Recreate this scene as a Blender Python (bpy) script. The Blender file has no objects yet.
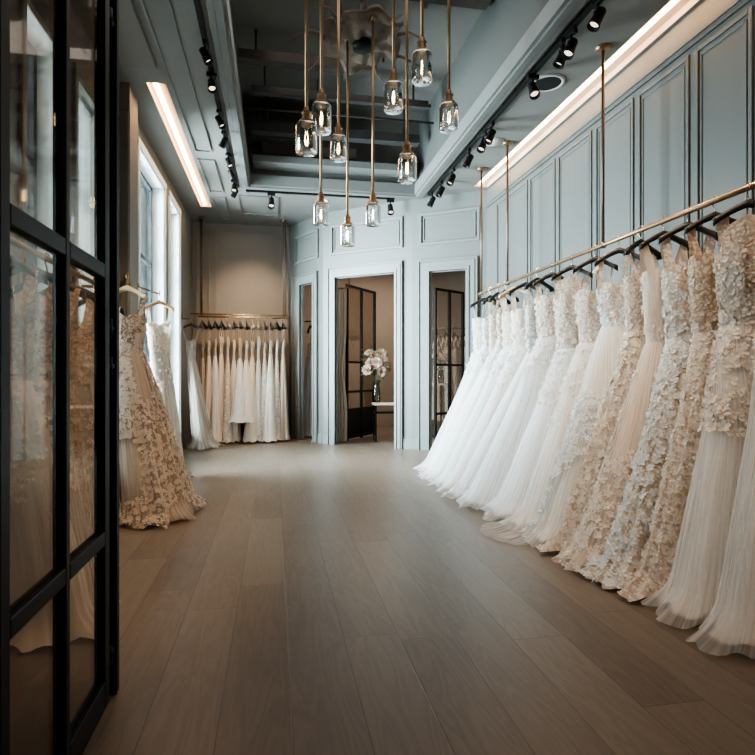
import bpy, math, random
from mathutils import Vector, Matrix
random.seed(7)
PI = math.pi
sc = bpy.context.scene
COL = sc.collection

# ------------------------------------------------------------------ camera
F = 560.0; YAW = math.atan(102.5/560.0); EYE = 1.1
S_, C_ = math.sin(YAW), math.cos(YAW)
cam = bpy.data.cameras.new('camera'); cam_o = bpy.data.objects.new('camera', cam); COL.objects.link(cam_o)
cam.sensor_width = 36; cam.sensor_fit = 'HORIZONTAL'; cam.lens = 36*F/755
cam.shift_y = -2.5/755; cam.clip_start = .05; cam.clip_end = 200
cam_o.location = (0, 0, EYE); cam_o.rotation_euler = (PI/2, 0, -YAW)
sc.camera = cam_o

def ray(px):
    u = (px-377.5)/F
    return S_+u*C_, C_-u*S_
def y_on_x(px, X):
    dx, dy = ray(px); return X/dx*dy
def on_line(px, A, B):
    dx, dy = ray(px)
    ex, ey = B[0]-A[0], B[1]-A[1]
    # (A + s e) x (dx,dy) = 0
    s = -(A[0]*dy-A[1]*dx)/(ex*dy-ey*dx)
    return s*math.hypot(ex, ey)

# ------------------------------------------------------------------ materials
MATS = {}
def new_mat(name):
    m = bpy.data.materials.new(name); m.use_nodes = True
    nt = m.node_tree; nt.nodes.clear()
    out = nt.nodes.new('ShaderNodeOutputMaterial')
    MATS[name] = m
    return m, nt, out
def N(nt, t, **kw):
    n = nt.nodes.new(t)
    for k, v in kw.items(): setattr(n, k, v)
    return n
def ramp(nt, fac, stops):
    r = N(nt, 'ShaderNodeValToRGB'); nt.links.new(fac, r.inputs[0])
    el = r.color_ramp.elements
    el[0].position, el[0].color = stops[0][0], (*stops[0][1], 1)
    el[1].position, el[1].color = stops[-1][0], (*stops[-1][1], 1)
    for p, c in stops[1:-1]:
        e = el.new(p); e.color = (*c, 1)
    return r
def mul(c, k): return tuple(min(1, x*k) for x in c)

def paint(name, col, rough=.55, var=.06, scale=3.0, metallic=0, bump=0.0, bscale=60, spec=.5):
    m, nt, out = new_mat(name)
    b = N(nt, 'ShaderNodeBsdfPrincipled'); b.inputs['Roughness'].default_value = rough
    b.inputs['Metallic'].default_value = metallic; b.inputs['Specular IOR Level'].default_value = spec
    tc = N(nt, 'ShaderNodeTexCoord'); no = N(nt, 'ShaderNodeTexNoise')
    no.inputs['Scale'].default_value = scale; no.inputs['Detail'].default_value = 4
    nt.links.new(tc.outputs['Object'], no.inputs['Vector'])
    r = ramp(nt, no.outputs['Fac'], [(.3, mul(col, 1-var)), (.7, mul(col, 1+var))])
    nt.links.new(r.outputs[0], b.inputs['Base Color'])
    if bump:
        n2 = N(nt, 'ShaderNodeTexNoise'); n2.inputs['Scale'].default_value = bscale
        nt.links.new(tc.outputs['Object'], n2.inputs['Vector'])
        bp = N(nt, 'ShaderNodeBump'); bp.inputs['Strength'].default_value = bump; bp.inputs['Distance'].default_value = .01
        nt.links.new(n2.outputs['Fac'], bp.inputs['Height']); nt.links.new(bp.outputs[0], b.inputs['Normal'])
    nt.links.new(b.outputs[0], out.inputs[0])
    return m
def emit(name, col, strength):
    m, nt, out = new_mat(name)
    e = N(nt, 'ShaderNodeEmission'); e.inputs[0].default_value = (*col, 1); e.inputs[1].default_value = strength
    nt.links.new(e.outputs[0], out.inputs[0]); return m
def glass(name, tint=(.9, .95, .95), gloss=.5, rough=.02, ior=1.45):
    m, nt, out = new_mat(name)
    t = N(nt, 'ShaderNodeBsdfTransparent'); t.inputs[0].default_value = (*tint, 1)
    g = N(nt, 'ShaderNodeBsdfGlossy'); g.inputs['Roughness'].default_value = rough
    f = N(nt, 'ShaderNodeFresnel'); f.inputs[0].default_value = ior
    mm = N(nt, 'ShaderNodeMath', operation='MULTIPLY'); mm.inputs[1].default_value = gloss*2
    nt.links.new(f.outputs[0], mm.inputs[0])
    mx = N(nt, 'ShaderNodeMixShader')
    nt.links.new(mm.outputs[0], mx.inputs[0]); nt.links.new(t.outputs[0], mx.inputs[1]); nt.links.new(g.outputs[0], mx.inputs[2])
    nt.links.new(mx.outputs[0], out.inputs[0]); return m

def fabric(name, col, tint=None, streak=70, alpha=1.0, transl=.35, lace=0.0, sheen=.3):
    """soft cloth: vertical thread streaks on the UVs, diffuse + translucent, optional see-through net"""
    tint = tint or mul(col, .86)
    m, nt, out = new_mat(name)
    uv = N(nt, 'ShaderNodeUVMap'); mp = N(nt, 'ShaderNodeMapping'); mp.inputs['Scale'].default_value = (streak, 2.2, 1)
    nt.links.new(uv.outputs[0], mp.inputs[0])
    no = N(nt, 'ShaderNodeTexNoise'); no.inputs['Scale'].default_value = 1.0; no.inputs['Detail'].default_value = 3
    nt.links.new(mp.outputs[0], no.inputs['Vector'])
    r = ramp(nt, no.outputs['Fac'], [(.32, tint), (.62, col)])
    colout = r.outputs[0]
    height = no.outputs['Fac']
    if lace:
        tc = N(nt, 'ShaderNodeTexCoord'); vo = N(nt, 'ShaderNodeTexVoronoi'); vo.inputs['Scale'].default_value = 46
        vo.feature = 'F1'
        ns = N(nt, 'ShaderNodeTexNoise'); ns.inputs['Scale'].default_value = 9
        va = N(nt, 'ShaderNodeVectorMath', operation='ADD')
        nt.links.new(tc.outputs['Object'], ns.inputs['Vector'])
        sc_ = N(nt, 'ShaderNodeVectorMath', operation='SCALE'); sc_.inputs['Scale'].default_value = .12
        nt.links.new(ns.outputs['Color'], sc_.inputs[0])
        nt.links.new(tc.outputs['Object'], va.inputs[0]); nt.links.new(sc_.outputs[0], va.inputs[1])
        nt.links.new(va.outputs[0], vo.inputs['Vector'])
        lr = ramp(nt, vo.outputs['Distance'], [(.30, (1, 1, 1)), (.62, mul(tint, .80))])
        mx = N(nt, 'ShaderNodeMixRGB', blend_type='MULTIPLY'); mx.inputs[0].default_value = lace
        nt.links.new(colout, mx.inputs[1]); nt.links.new(lr.outputs[0], mx.inputs[2]); colout = mx.outputs[0]
        height = vo.outputs['Distance']
    b = N(nt, 'ShaderNodeBsdfPrincipled'); b.inputs['Roughness'].default_value = .75
    b.inputs['Sheen Weight'].default_value = sheen; b.inputs['Specular IOR Level'].default_value = .2
    nt.links.new(colout, b.inputs['Base Color'])
    bp = N(nt, 'ShaderNodeBump'); bp.inputs['Strength'].default_value = .6; bp.inputs['Distance'].default_value = .01
    nt.links.new(height, bp.inputs['Height']); nt.links.new(bp.outputs[0], b.inputs['Normal'])
    tr = N(nt, 'ShaderNodeBsdfTranslucent'); nt.links.new(colout, tr.inputs[0])
    mx = N(nt, 'ShaderNodeMixShader'); mx.inputs[0].default_value = transl
    nt.links.new(b.outputs[0], mx.inputs[1]); nt.links.new(tr.outputs[0], mx.inputs[2])
    fin = mx.outputs[0]
    if alpha < 1:
        tp = N(nt, 'ShaderNodeBsdfTransparent')
        r2 = ramp(nt, no.outputs['Fac'], [(.3, (alpha-.22,)*3), (.68, (min(1, alpha+.25),)*3)])
        m2 = N(nt, 'ShaderNodeMixShader'); nt.links.new(r2.outputs[0], m2.inputs[0])
        nt.links.new(tp.outputs[0], m2.inputs[1]); nt.links.new(fin, m2.inputs[2]); fin = m2.outputs[0]
    nt.links.new(fin, out.inputs[0]); return m

WALLC = (.108, .112, .103)
paint('wall_paint', WALLC, .5, .03, 1.2)
paint('wall_left_paint', (.19, .17, .15), .6, .04, 1.2)
paint('wall_back_paint', (.21, .185, .16), .6, .04, 1.2)
paint('facet_paint', (.140, .147, .140), .45, .03, 1.5)
paint('trim_paint', (.175, .185, .178), .4, .03, 3)
paint('ceiling_paint', (.185, .180, .166), .6, .05, 2)
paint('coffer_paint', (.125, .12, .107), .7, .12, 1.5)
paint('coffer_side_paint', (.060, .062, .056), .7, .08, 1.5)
paint('fascia_paint', (.145, .147, .138), .5, .05, 2)
paint('reveal_paint', (.80, .86, .87), .5, .03, 2)
paint('fitting_room_paint', (.30, .245, .20), .7, .06, 1.5)
paint('black_metal', (.008, .0075, .007), .45, .2, 8, spec=.15)
paint('spot_black', (.010, .0095, .009), .5, .2, 8, spec=.2)
paint('dark_duct', (.03, .028, .026), .6, .3, 5)
paint('brown_beam', (.05, .04, .032), .7, .25, 5)
paint('hanger_black', (.01, .009, .009), .5, .2, 20)
paint('hanger_gilt', (.62, .44, .26), .4, .12, 20, metallic=.5)
paint('brass', (.36, .23, .135), .33, .12, 12, metallic=.85)
paint('pale_brass', (.62, .47, .33), .25, .1, 12, metallic=.9)
paint('steel', (.6, .58, .55), .3, .1, 12, metallic=.9)
paint('bronze_rod', (.16, .11, .08), .4, .15, 12, metallic=.7)
paint('driftwood', (.105, .075, .053), .8, .4, 6, bump=.6, bscale=14)
paint('window_frame_dark', (.03, .035, .04), .4, .2, 8)
paint('table_top', (.62, .50, .40), .35, .06, 5)
paint('leaf_green', (.10, .12, .07), .6, .3, 20)
paint('rose_cream', (.62, .46, .37), .7, .12, 30)
paint('speaker_white', (.5, .5, .48), .6, .05, 6)
emit('led_warm', (1.0, .60, .30), 22)
paint('cove_white', (.62, .52, .42), .6, .03, 2)
emit('filament', (1.0, .66, .34), 26)
emit('lens_glow', (1.0, .86, .68), 1.6)
emit('downlight_glow', (1.0, .86, .7), 6)
glass('door_glass', (.80, .75, .70), .16, .03)
glass('window_glass', (.86, .93, .95), .5, .02)
glass('jar_glass', (.95, .97, .97), .9, .03, 1.5)
glass('dark_glass', (.40, .35, .30), .8, .04)
glass('vase_glass', (.80, .78, .74), 1.1, .03)

# gown cloths
fabric('satin_white', (.86, .87, .87), (.74, .76, .77), 46, transl=.12)
fabric('satin_ivory', (.88, .83, .77), (.78, .71, .64), 46, transl=.12)
fabric('satin_peach', (.86, .74, .63), (.74, .61, .50), 46, transl=.12)
fabric('satin_champagne', (.50, .40, .315), (.40, .31, .24), 40, transl=.15)
fabric('satin_tan', (.52, .43, .35), (.42, .34, .27), 40, transl=.15)
fabric('tulle_white', (.94, .955, .96), (.86, .885, .89), 110, .50, .45)
fabric('tulle_ivory', (.90, .875, .84), (.80, .76, .71), 110, .46, .45)
fabric('tulle_peach', (.89, .80, .71), (.79, .68, .58), 90, .5, .45)
fabric('tulle_champagne', (.52, .42, .335), (.43, .34, .265), 80, .5, .4)
fabric('tulle_grey', (.58, .54, .49), (.48, .44, .40), 80, .55, .4)
fabric('lace_ivory', (.90, .82, .74), (.82, .72, .63), 30, 1, .2, lace=.85)
fabric('lace_white', (.88, .87, .85), (.72, .71, .69), 30, 1, .2, lace=.8)
fabric('lace_peach', (.85, .72, .60), (.74, .60, .48), 30, 1, .2, lace=.85)
fabric('lace_champagne', (.52, .41, .32), (.42, .32, .24), 30, 1, .2, lace=.85)
fabric('petal_ivory', (.92, .85, .77), (.84, .75, .66), 6, 1, .35)
fabric('petal_white', (.93, .93, .91), (.82, .83, .82), 6, 1, .35)
fabric('petal_champagne', (.64, .53, .43), (.55, .44, .35), 6, 1, .3)
fabric('curtain_cloth', (.62, .56, .50), (.48, .43, .38), 20, 1, .3)
fabric('blind_cloth', (.50, .58, .60), (.46, .54, .56), 6, .7, .6)

# floor planks
def floor_mat():
    m, nt, out = new_mat('oak_planks')
    L = nt.links.new
    tc = N(nt, 'ShaderNodeTexCoord'); sp = N(nt, 'ShaderNodeSeparateXYZ'); L(tc.outputs['Object'], sp.inputs[0])
    def M(op, a, b=None, c=None):
        n = N(nt, 'ShaderNodeMath', operation=op)
        for i, v in enumerate((a, b, c)):
            if v is None: continue
            if isinstance(v, (int, float)): n.inputs[i].default_value = v
            else: L(v, n.inputs[i])
        return n.outputs[0]
    PW, PL = .229, 1.38
    gx = M('DIVIDE', M('ADD', sp.outputs[0], 20*PW-.054), PW)
    row = M('FLOOR', gx); fx = M('SUBTRACT', gx, row)
    wn = N(nt, 'ShaderNodeTexWhiteNoise', noise_dimensions='1D'); L(row, wn.inputs['W'])
    gy = M('ADD', M('DIVIDE', sp.outputs[1], PL), M('ADD', wn.outputs['Value'], 20))
    cell = M('FLOOR', gy); fy = M('SUBTRACT', gy, cell)
    cid = M('ADD', M('MULTIPLY', row, 17.13), M('MULTIPLY', cell, 3.71))
    w2 = N(nt, 'ShaderNodeTexWhiteNoise', noise_dimensions='1D'); L(cid, w2.inputs['W'])
    # seams
    ex = M('MULTIPLY', M('MINIMUM', fx, M('SUBTRACT', 1, fx)), PW)
    ey = M('MULTIPLY', M('MINIMUM', fy, M('SUBTRACT', 1, fy)), PL)
    ed = M('MINIMUM', ex, ey)
    seam = N(nt, 'ShaderNodeMapRange'); L(ed, seam.inputs[0]); seam.inputs[1].default_value = .0008; seam.inputs[2].default_value = .003
    # grain
    cb = N(nt, 'ShaderNodeCombineXYZ')
    L(M('ADD', M('MULTIPLY', sp.outputs[0], 9), M('MULTIPLY', w2.outputs['Value'], 40)), cb.inputs[0])
    L(M('ADD', M('MULTIPLY', sp.outputs[1], 1.1), M('MULTIPLY', w2.outputs['Value'], 70)), cb.inputs[1])
    g1 = N(nt, 'ShaderNodeTexNoise'); g1.inputs['Scale'].default_value = 1.0; g1.inputs['Detail'].default_value = 5; g1.inputs['Distortion'].default_value = 1.2
    L(cb.outputs[0], g1.inputs['Vector'])
    ws = M('SINE', M('MULTIPLY', g1.outputs['Fac'], 42))
    cb2 = N(nt, 'ShaderNodeCombineXYZ'); L(M('MULTIPLY', sp.outputs[0], 120), cb2.inputs[0]); L(M('MULTIPLY', sp.outputs[1], 5), cb2.inputs[1]); L(cid, cb2.inputs[2])
    g2 = N(nt, 'ShaderNodeTexNoise'); g2.inputs['Scale'].default_value = 1.0; g2.inputs['Detail'].default_value = 2; L(cb2.outputs[0], g2.inputs['Vector'])
    tone = M('ADD', M('ADD', M('ADD', M('MULTIPLY', w2.outputs['Value'], .42), .10), M('MULTIPLY', ws, .11)), M('MULTIPLY', g2.outputs['Fac'], .36))
    cr = ramp(nt, tone, [(.12, (.118, .086, .063)), (.5, (.158, .121, .092)), (.95, (.205, .164, .130))])
    mx = N(nt, 'ShaderNodeMixRGB', blend_type='MIX'); L(seam.outputs[0], mx.inputs[0]); mx.inputs[1].default_value = (.09, .065, .05, 1); L(cr.outputs[0], mx.inputs[2])
    b = N(nt, 'ShaderNodeBsdfPrincipled'); L(mx.outputs[0], b.inputs['Base Color'])
    rr = N(nt, 'ShaderNodeMapRange'); L(g2.outputs['Fac'], rr.inputs[0]); rr.inputs[3].default_value = .30; rr.inputs[4].default_value = .46
    L(rr.outputs[0], b.inputs['Roughness'])
    bp = N(nt, 'ShaderNodeBump'); bp.inputs['Strength'].default_value = .35; bp.inputs['Distance'].default_value = .002
    L(seam.outputs[0], bp.inputs['Height']); L(bp.outputs[0], b.inputs['Normal'])
    L(b.outputs[0], out.inputs[0])
floor_mat()

# ------------------------------------------------------------------ mesh helpers
class MB:
    def __init__(s): s.v = []; s.f = []; s.uv = None; s.smooth = []
    def add(s, vs, fs, smooth=False):
        o = len(s.v); s.v += [tuple(v) for v in vs]
        s.f += [tuple(i+o for i in f) for f in fs]; s.smooth += [smooth]*len(fs)
    def box(s, a, b, M=None):
        (x0, y0, z0), (x1, y1, z1) = a, b
        vs = [Vector(p) for p in ((x0,y0,z0),(x1,y0,z0),(x1,y1,z0),(x0,y1,z0),(x0,y0,z1),(x1,y0,z1),(x1,y1,z1),(x0,y1,z1))]
        if M: vs = [M @ v for v in vs]
        s.add(vs, [(0,3,2,1),(4,5,6,7),(0,1,5,4),(1,2,6,5),(2,3,7,6),(3,0,4,7)])
    def tube(s, pts, r, n=10, caps=True, smooth=True):
        pts = [Vector(p) for p in pts]; rs = r if isinstance(r, (list, tuple)) else [r]*len(pts)
        vs = []; up = None
        for i, p in enumerate(pts):
            d = (pts[min(i+1, len(pts)-1)]-pts[max(i-1, 0)]).normalized()
            if up is None:
                up = Vector((0,0,1)) if abs(d.z) < .9 else Vector((1,0,0))
            a = d.cross(up).normalized(); up = a.cross(d).normalized()
            for k in range(n):
                t = 2*PI*k/n
                vs.append(p+(a*math.cos(t)+up*math.sin(t))*rs[i])
        fs = []
        for i in range(len(pts)-1):
            for k in range(n):
                k2 = (k+1) % n
                fs.append((i*n+k, i*n+k2, (i+1)*n+k2, (i+1)*n+k))
        s.add(vs, fs, smooth)
        if caps:
            o = len(s.v)-len(vs)
            s.f.append(tuple(o+k for k in reversed(range(n)))); s.smooth.append(False)
            s.f.append(tuple(o+(len(pts)-1)*n+k for k in range(n))); s.smooth.append(False)
    def lathe(s, prof, n=24, c=(0,0,0), caps=(False, False), M=None, smooth=True):
        vs = []
        for r, z in prof:
            for k in range(n):
                t = 2*PI*k/n; v = Vector((c[0]+r*math.cos(t), c[1]+r*math.sin(t), c[2]+z))
                vs.append(M @ v if M else v)
        fs = []
        for i in range(len(prof)-1):
            for k in range(n):
                k2 = (k+1) % n
                fs.append((i*n+k, i*n+k2, (i+1)*n+k2, (i+1)*n+k))
        s.add(vs, fs, smooth); o = len(s.v)-len(vs)
        if caps[0]: s.f.append(tuple(o+k for k in reversed(range(n)))); s.smooth.append(False)
        if caps[1]: s.f.append(tuple(o+(len(prof)-1)*n+k for k in range(n))); s.smooth.append(False)
    def mesh(s, name):
        me = bpy.data.meshes.new(name); me.from_pydata(s.v, [], s.f)
        me.polygons.foreach_set('use_smooth', s.smooth)
        if s.uv is not None:
            l = me.uv_layers.new(name='UVMap')
            flat = []
            for lp in me.loops: flat += s.uv[lp.vertex_index]
            l.data.foreach_set('uv', flat)
        me.validate(); me.update()
        return me
    def build(s, name, mat, parent=None, bevel=0):
        o = bpy.data.objects.new(name, s.mesh(name)); COL.objects.link(o)
        o.data.materials.append(MATS[mat])
        if parent: o.parent = parent
        if bevel:
            b = o.modifiers.new('bevel', 'BEVEL'); b.width = bevel; b.segments = 2; b.limit_method = 'ANGLE'
        return o
def empty(name, label, cat, loc=(0,0,0), rz=0, group=None):
    o = bpy.data.objects.new(name, None); COL.objects.link(o); o.empty_display_size = .1
    o.location = loc; o.rotation_euler = (0,0,rz); o['label'] = label; o['category'] = cat
    if group: o['group'] = group
    return o
def struct(name, mb, mat, parent=None, bevel=0):
    o = mb.build(name, mat, parent, bevel)
    if not parent: o['kind'] = 'structure'
    return o
def tag(o, label, cat, group=None):
    o['label'] = label; o['category'] = cat
    if group: o['group'] = group
    return o
def copy_tree(o, parent=None):
    c = o.copy(); COL.objects.link(c)
    if parent: c.parent = parent
    for ch in list(o.children): copy_tree(ch, c)
    return c
def seg_matrix(A, B):
    """local frame on a wall segment: x along A->B, y outward (away from the shop), z up"""
    d = Vector((B[0]-A[0], B[1]-A[1], 0)); L = d.length; d.normalize()
    n = Vector((-d.y, d.x, 0))
    return Matrix(((d.x, n.x, 0, A[0]), (d.y, n.y, 0, A[1]), (0, 0, 1, 0), (0, 0, 0, 1))), L

CEIL = 3.70
XL, XR, YB, YF = -1.38, 2.93, 9.95, -1.6
PA, PB, PC, PD = (.25, 9.95), (.757, 8.99), (2.0, 8.07), (2.93, 7.46)
RB = 11.6; RXR = 4.6     # fitting room back / right

# ------------------------------------------------------------------ shell
m = MB(); m.box((-2.0, YF-.2, -.1), (RXR+.1, RB+.1, 0)); struct('floor', m, 'oak_planks')

WINS = [(3.42, 3.96, .45, 3.2), (4.25, 4.80, .45, 3.2), (6.08, 7.41, .30, 3.45), (7.76, 8.55, .30, 3.45)]
WT = .19
m = MB(); y = YF
for (a, b, z0, z1) in WINS:
    m.box((XL-WT, y, 0), (XL, a, CEIL)); m.box((XL-WT, a, 0), (XL, b, z0)); m.box((XL-WT, a, z1), (XL, b, CEIL)); y = b
m.box((XL-WT, y, 0), (XL, YB+.15, CEIL))
struct('wall_left', m, 'wall_left_paint')
for i, (a, b, z0, z1) in enumerate(WINS):
    # casing on the room side, white linings, dark sash, pane
    w = MB()
    w.box((XL-WT, a, z0), (XL+.004, a+.015, z1)); w.box((XL-WT, b-.015, z0), (XL+.004, b, z1))
    w.box((XL-WT, a, z1-.015), (XL+.004, b, z1)); w.box((XL-WT, a, z0), (XL+.03, b, z0+.02))
    root = struct('window_%d' % (i+1), w, 'reveal_paint')
    c = MB(); k = .06
    c.box((XL, a-k, z0-k), (XL+.025, a, z1+k)); c.box((XL, b, z0-k), (XL+.025, b+k, z1+k))
    c.box((XL, a-k, z1), (XL+.028, b+k, z1+k+.01)); c.box((XL, a-k, z0-k), (XL+.022, b+k, z0))
    c.build('casing', 'reveal_paint' if i > 1 else 'wall_left_paint', root, .006)
    fr = MB(); X0, X1 = XL-WT+.02, XL-WT+.06; k = .045
    a2, b2 = a+.015, b-.015
    fr.box((X0, a2, z0+.02), (X1, a2+k, z1-.015)); fr.box((X0, b2-k, z0+.02), (X1, b2, z1-.015))
    fr.box((X0, a2, z1-.015-k), (X1, b2, z1-.015)); fr.box((X0, a2, z0+.02), (X1, b2, z0+.02+k))
    zm = 2.45 if i > 1 else 2.42
    fr.box((X0, a2, zm), (X1, b2, zm+.05))
    if i > 1: fr.box((X0, (a+b)/2-.02, z0+.02), (X1, (a+b)/2+.02, z1-.02))
    fr.build('sash', 'window_frame_dark', root)
    g = MB(); g.box((X0+.015, a2+.01, z0+.03), (X0+.021, b2-.01, z1-.02)); g.build('pane', 'window_glass', root)
# pilaster beyond the glass door and shallow soffit in front of it
m = MB(); m.box((XL, 5.30, 0), (-1.27, 5.60, CEIL)); struct('trim_1', m, 'wall_left_paint', bevel=.008)
m = MB()
for (x0, x1, z0, z1) in ((XL+.012, -1.282, .5, .53), (XL+.012, -1.282, 3.45, 3.48), (XL+.012, XL+.026, .5, 3.48), (-1.296, -1.282, .5, 3.48)):
    m.box((x0, 5.288, z0), (x1, 5.302, z1))
struct('trim_2', m, 'wall_left_paint')
m = MB(); m.box((XL, YF, CEIL-.05), (-.97, 4.93, CEIL)); struct('trim_3', m, 'wall_left_paint')

m = MB(); m.box((XL-WT, YB, 0), (PA[0], YB+.15, CEIL)); struct('wall_back', m, 'wall_back_paint')
m = MB()   # picture-frame moulding on the back wall
def frame_xz(m, x0, x1, z0, z1, y0, y1, k):
    m.box((x0, y0, z0), (x0+k, y1, z1)); m.box((x1-k, y0, z0), (x1, y1, z1))
    m.box((x0+k, y0, z0), (x1-k, y1, z0+k)); m.box((x0+k, y0, z1-k), (x1-k, y1, z1))
frame_xz(m, -1.02, .02, .5, 3.58, YB-.018, YB, .03)
frame_xz(m, -1.32, -1.10, .5, 3.58, YB-.018, YB, .025)
struct('trim_4', m, 'wall_back_paint')
m = MB(); m.box((XL, YF-.15, 0), (XR, YF, CEIL+1.1)); struct('wall_front', m, 'wall_left_paint')
m = MB(); m.box((XR, YF, 0), (XR+.15, PD[1], CEIL)); struct('wall_right', m, 'wall_paint')
# right wall panelling: vertical stiles between tall panels, rail mouldings above and below
m = MB()
PX = (755, 693, 636.5, 594, 557, 529, 496)
edges = [y_on_x(p, XR) for p in PX]
edges = [edges[0]-1.5, edges[0]-.72] + edges
def frame_y(m, y0, y1, z0, z1, k=.03, d=.014):
    m.box((XR-d, y0, z0), (XR, y0+k, z1)); m.box((XR-d, y1-k, z0), (XR, y1, z1))
    m.box((XR-d, y0+k, z0), (XR, y1-k, z0+k)); m.box((XR-d, y0+k, z1-k), (XR, y1-k, z1))
edges[2] = edges[2]-.02
for a, b in zip(edges, edges[1:]):
    z0 = 1.75 if b < 6.5 else 2.3
    frame_y(m, a+.03, b-.03, 1.62, 3.40); frame_y(m, a+.075, b-.075, 1.67, 3.345, .016, .008)
    frame_y(m, a+.03, b-.03, .35, 1.52)
struct('trim_5', m, 'wall_paint', bevel=.006)
m = MB(); m.box((XR-.022, YF, 3.44), (XR, PD[1]-.02, 3.475)); m.box((XR-.035, YF, 3.475), (XR, PD[1]-.02, 3.50))
struct('trim_6', m, 'wall_paint')
m = MB(); m.box((XR-.02, YF, 0), (XR, PD[1], .14)); struct('baseboard_right', m, 'trim_paint')
m = MB(); m.box((XL, YB-.02, 0), (PA[0], YB, .14)); struct('baseboard_back', m, 'wall_back_paint')
m = MB(); m.box((XL, YF, 0), (XL+.02, 5.3, .14)); m.box((XL, 5.6, 0), (XL+.02, YB-.02, .14)); struct('baseboard_left', m, 'wall_left_paint')

# the three angled walls with doorways
FACETS = [('wall_far_left', PA, PB, 301.5, 314.5, (293.5, 318.5), 2.62, (296, 319)),
          ('wall_far_center', PB, PC, 336.0, 395.5, (328.5, 403), 2.64, (331, 403)),
          ('wall_far_right', PC, PD, 430.0, 466.5, (418.5, 478), 2.61, (419.5, 480))]
tn = 7
for di, (nm, A, B, pa, pb, (ca, cb), H, (qa, qb)) in enumerate(FACETS):
    M, L = seg_matrix(A, B)
    s0, s1 = on_line(pa, A, B), on_line(pb, A, B)
    c0, c1 = max(.02, on_line(ca, A, B)), min(L-.02, on_line(cb, A, B))
    T = .05
    m = MB(); m.box((0, 0, 0), (s0, T, CEIL), M); m.box((s1, 0, 0), (L, T, CEIL), M); m.box((s0, 0, H), (s1, T, CEIL), M)
    struct(nm, m, 'facet_paint')
    # architrave in three steps
    m = MB(); K = H+.17
    for (a, b, d) in ((0, 1, .022), (.0, .75, .038), (.0, .28, .052), (.86, 1, .045)):
        wl, wr = (s0-c0), (c1-s1)
        l0, l1 = s0-wl*b, s0-wl*a-(0 if a == 0 else 0); r0, r1 = s1+wr*a, s1+wr*b; t0, t1 = H+.17*a, H+.17*b
        m.box((l0, -d, 0), (l1, 0, t1), M); m.box((r0, -d, 0), (r1, 0, t1), M); m.box((l1, -d, t0), (r0, 0, t1), M)
    m.box((s0-.001, 0, 0), (s0+.012, T, H), M); m.box((s1-.012, 0, 0), (s1+.001, T, H), M); m.box((s0, 0, H-.012), (s1, T, H), M)
    struct('door_%d' % (di+1), m, 'trim_paint', bevel=.003)
    # raised panel above
    q0, q1 = max(.03, on_line(qa, A, B)), min(L-.03, on_line(qb, A, B))
    m = MB()
    def fr(a, b, z0, z1, k, d):
        m.box((a, -d, z0), (a+k, 0, z1), M); m.box((b-k, -d, z0), (b, 0, z1), M)
        m.box((a+k, -d, z0), (b-k, 0, z0+k), M); m.box((a+k, -d, z1-k), (b-k, 0, z1), M)
    fr(q0, q1, 3.0, 3.47, .035, .03); fr(q0+.06, q1-.06, 3.06, 3.41, .015, .016)
    struct('trim_%d' % tn, m, 'trim_paint', bevel=.003); tn += 1
    m = MB(); m.box((0, -.018, 0), (c0-.002, 0, .15), M); m.box((c1+.002, -.018, 0), (L, 0, .15), M)
    struct('baseboard_%s' % nm[5:], m, 'trim_paint')
# fitting room behind them
m = MB(); m.box((PA[0]-.12, PA[1]+.15, 0), (PA[0], RB, 3.4)); struct('wall_fitting_left', m, 'fitting_room_paint')
m = MB(); m.box((PA[0]-.12, RB, 0), (RXR, RB+.12, 3.4)); struct('wall_fitting_back', m, 'fitting_room_paint')
m = MB(); m.box((RXR, 7.0, 0), (RXR+.12, RB+.12, 3.4)); m.box((XR+.15, 7.0, 0), (RXR, 7.12, 3.4)); struct('wall_fitting_right', m, 'fitting_room_paint')
# ceiling of the fitting room, cut along the angled walls
m = MB()
Tn = .14
poly = [(PA[0]-.1, PA[1]+.16), (PA[0]+.13, PA[1]+.05), (PB[0]+.1, PB[1]+.12), (PC[0]+.09, PC[1]+.12), (PD[0]+.1, PD[1]+.12), (PD[0]+.16, 7.05), (RXR+.1, 7.05), (RXR+.1, RB+.1), (PA[0]-.1, RB+.1)]
n = len(poly)
m.add([(x, y, 3.35) for x, y in poly]+[(x, y, 3.45) for x, y in poly], [tuple(range(n))[::-1], tuple(range(n, 2*n))]+[(i, (i+1) % n, n+(i+1) % n, n+i) for i in range(n)])
struct('ceiling_fitting', m, 'fitting_room_paint')

# ceiling with coffer and cove slots
CX0, CX1, CY1 = -.42, 2.06, 7.9
LS = (-1.13, -.96, 5.26, 9.0); RS = (2.70, 2.90, YF, 7.36)
CT = .12
m = MB()
m.box((XL, YF, CEIL), (LS[0], YB, CEIL+CT)); m.box((LS[0], YF, CEIL), (LS[1], LS[2], CEIL+CT)); m.box((LS[0], LS[3], CEIL), (LS[1], YB, CEIL+CT))
m.box((LS[1], YF, CEIL), (CX0, YB, CEIL+CT))
m.box((CX0, CY1, CEIL), (CX1, YB, CEIL+CT))
m.box((CX1, YF, CEIL), (RS[0], YB, CEIL+CT)); m.box((RS[0], RS[3], CEIL), (RS[1], YB, CEIL+CT)); m.box((RS[1], YF, CEIL), (XR+.2, YB, CEIL+CT))
struct('ceiling', m, 'ceiling_paint')
UP = 4.78
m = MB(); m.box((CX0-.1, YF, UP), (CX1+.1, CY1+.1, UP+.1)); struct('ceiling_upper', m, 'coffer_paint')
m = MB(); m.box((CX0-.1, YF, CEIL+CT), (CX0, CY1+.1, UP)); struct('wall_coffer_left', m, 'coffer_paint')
m = MB(); m.box((CX1, YF, CEIL+CT), (CX1+.1, CY1+.1, UP)); struct('wall_coffer_right', m, 'coffer_side_paint')
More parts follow.
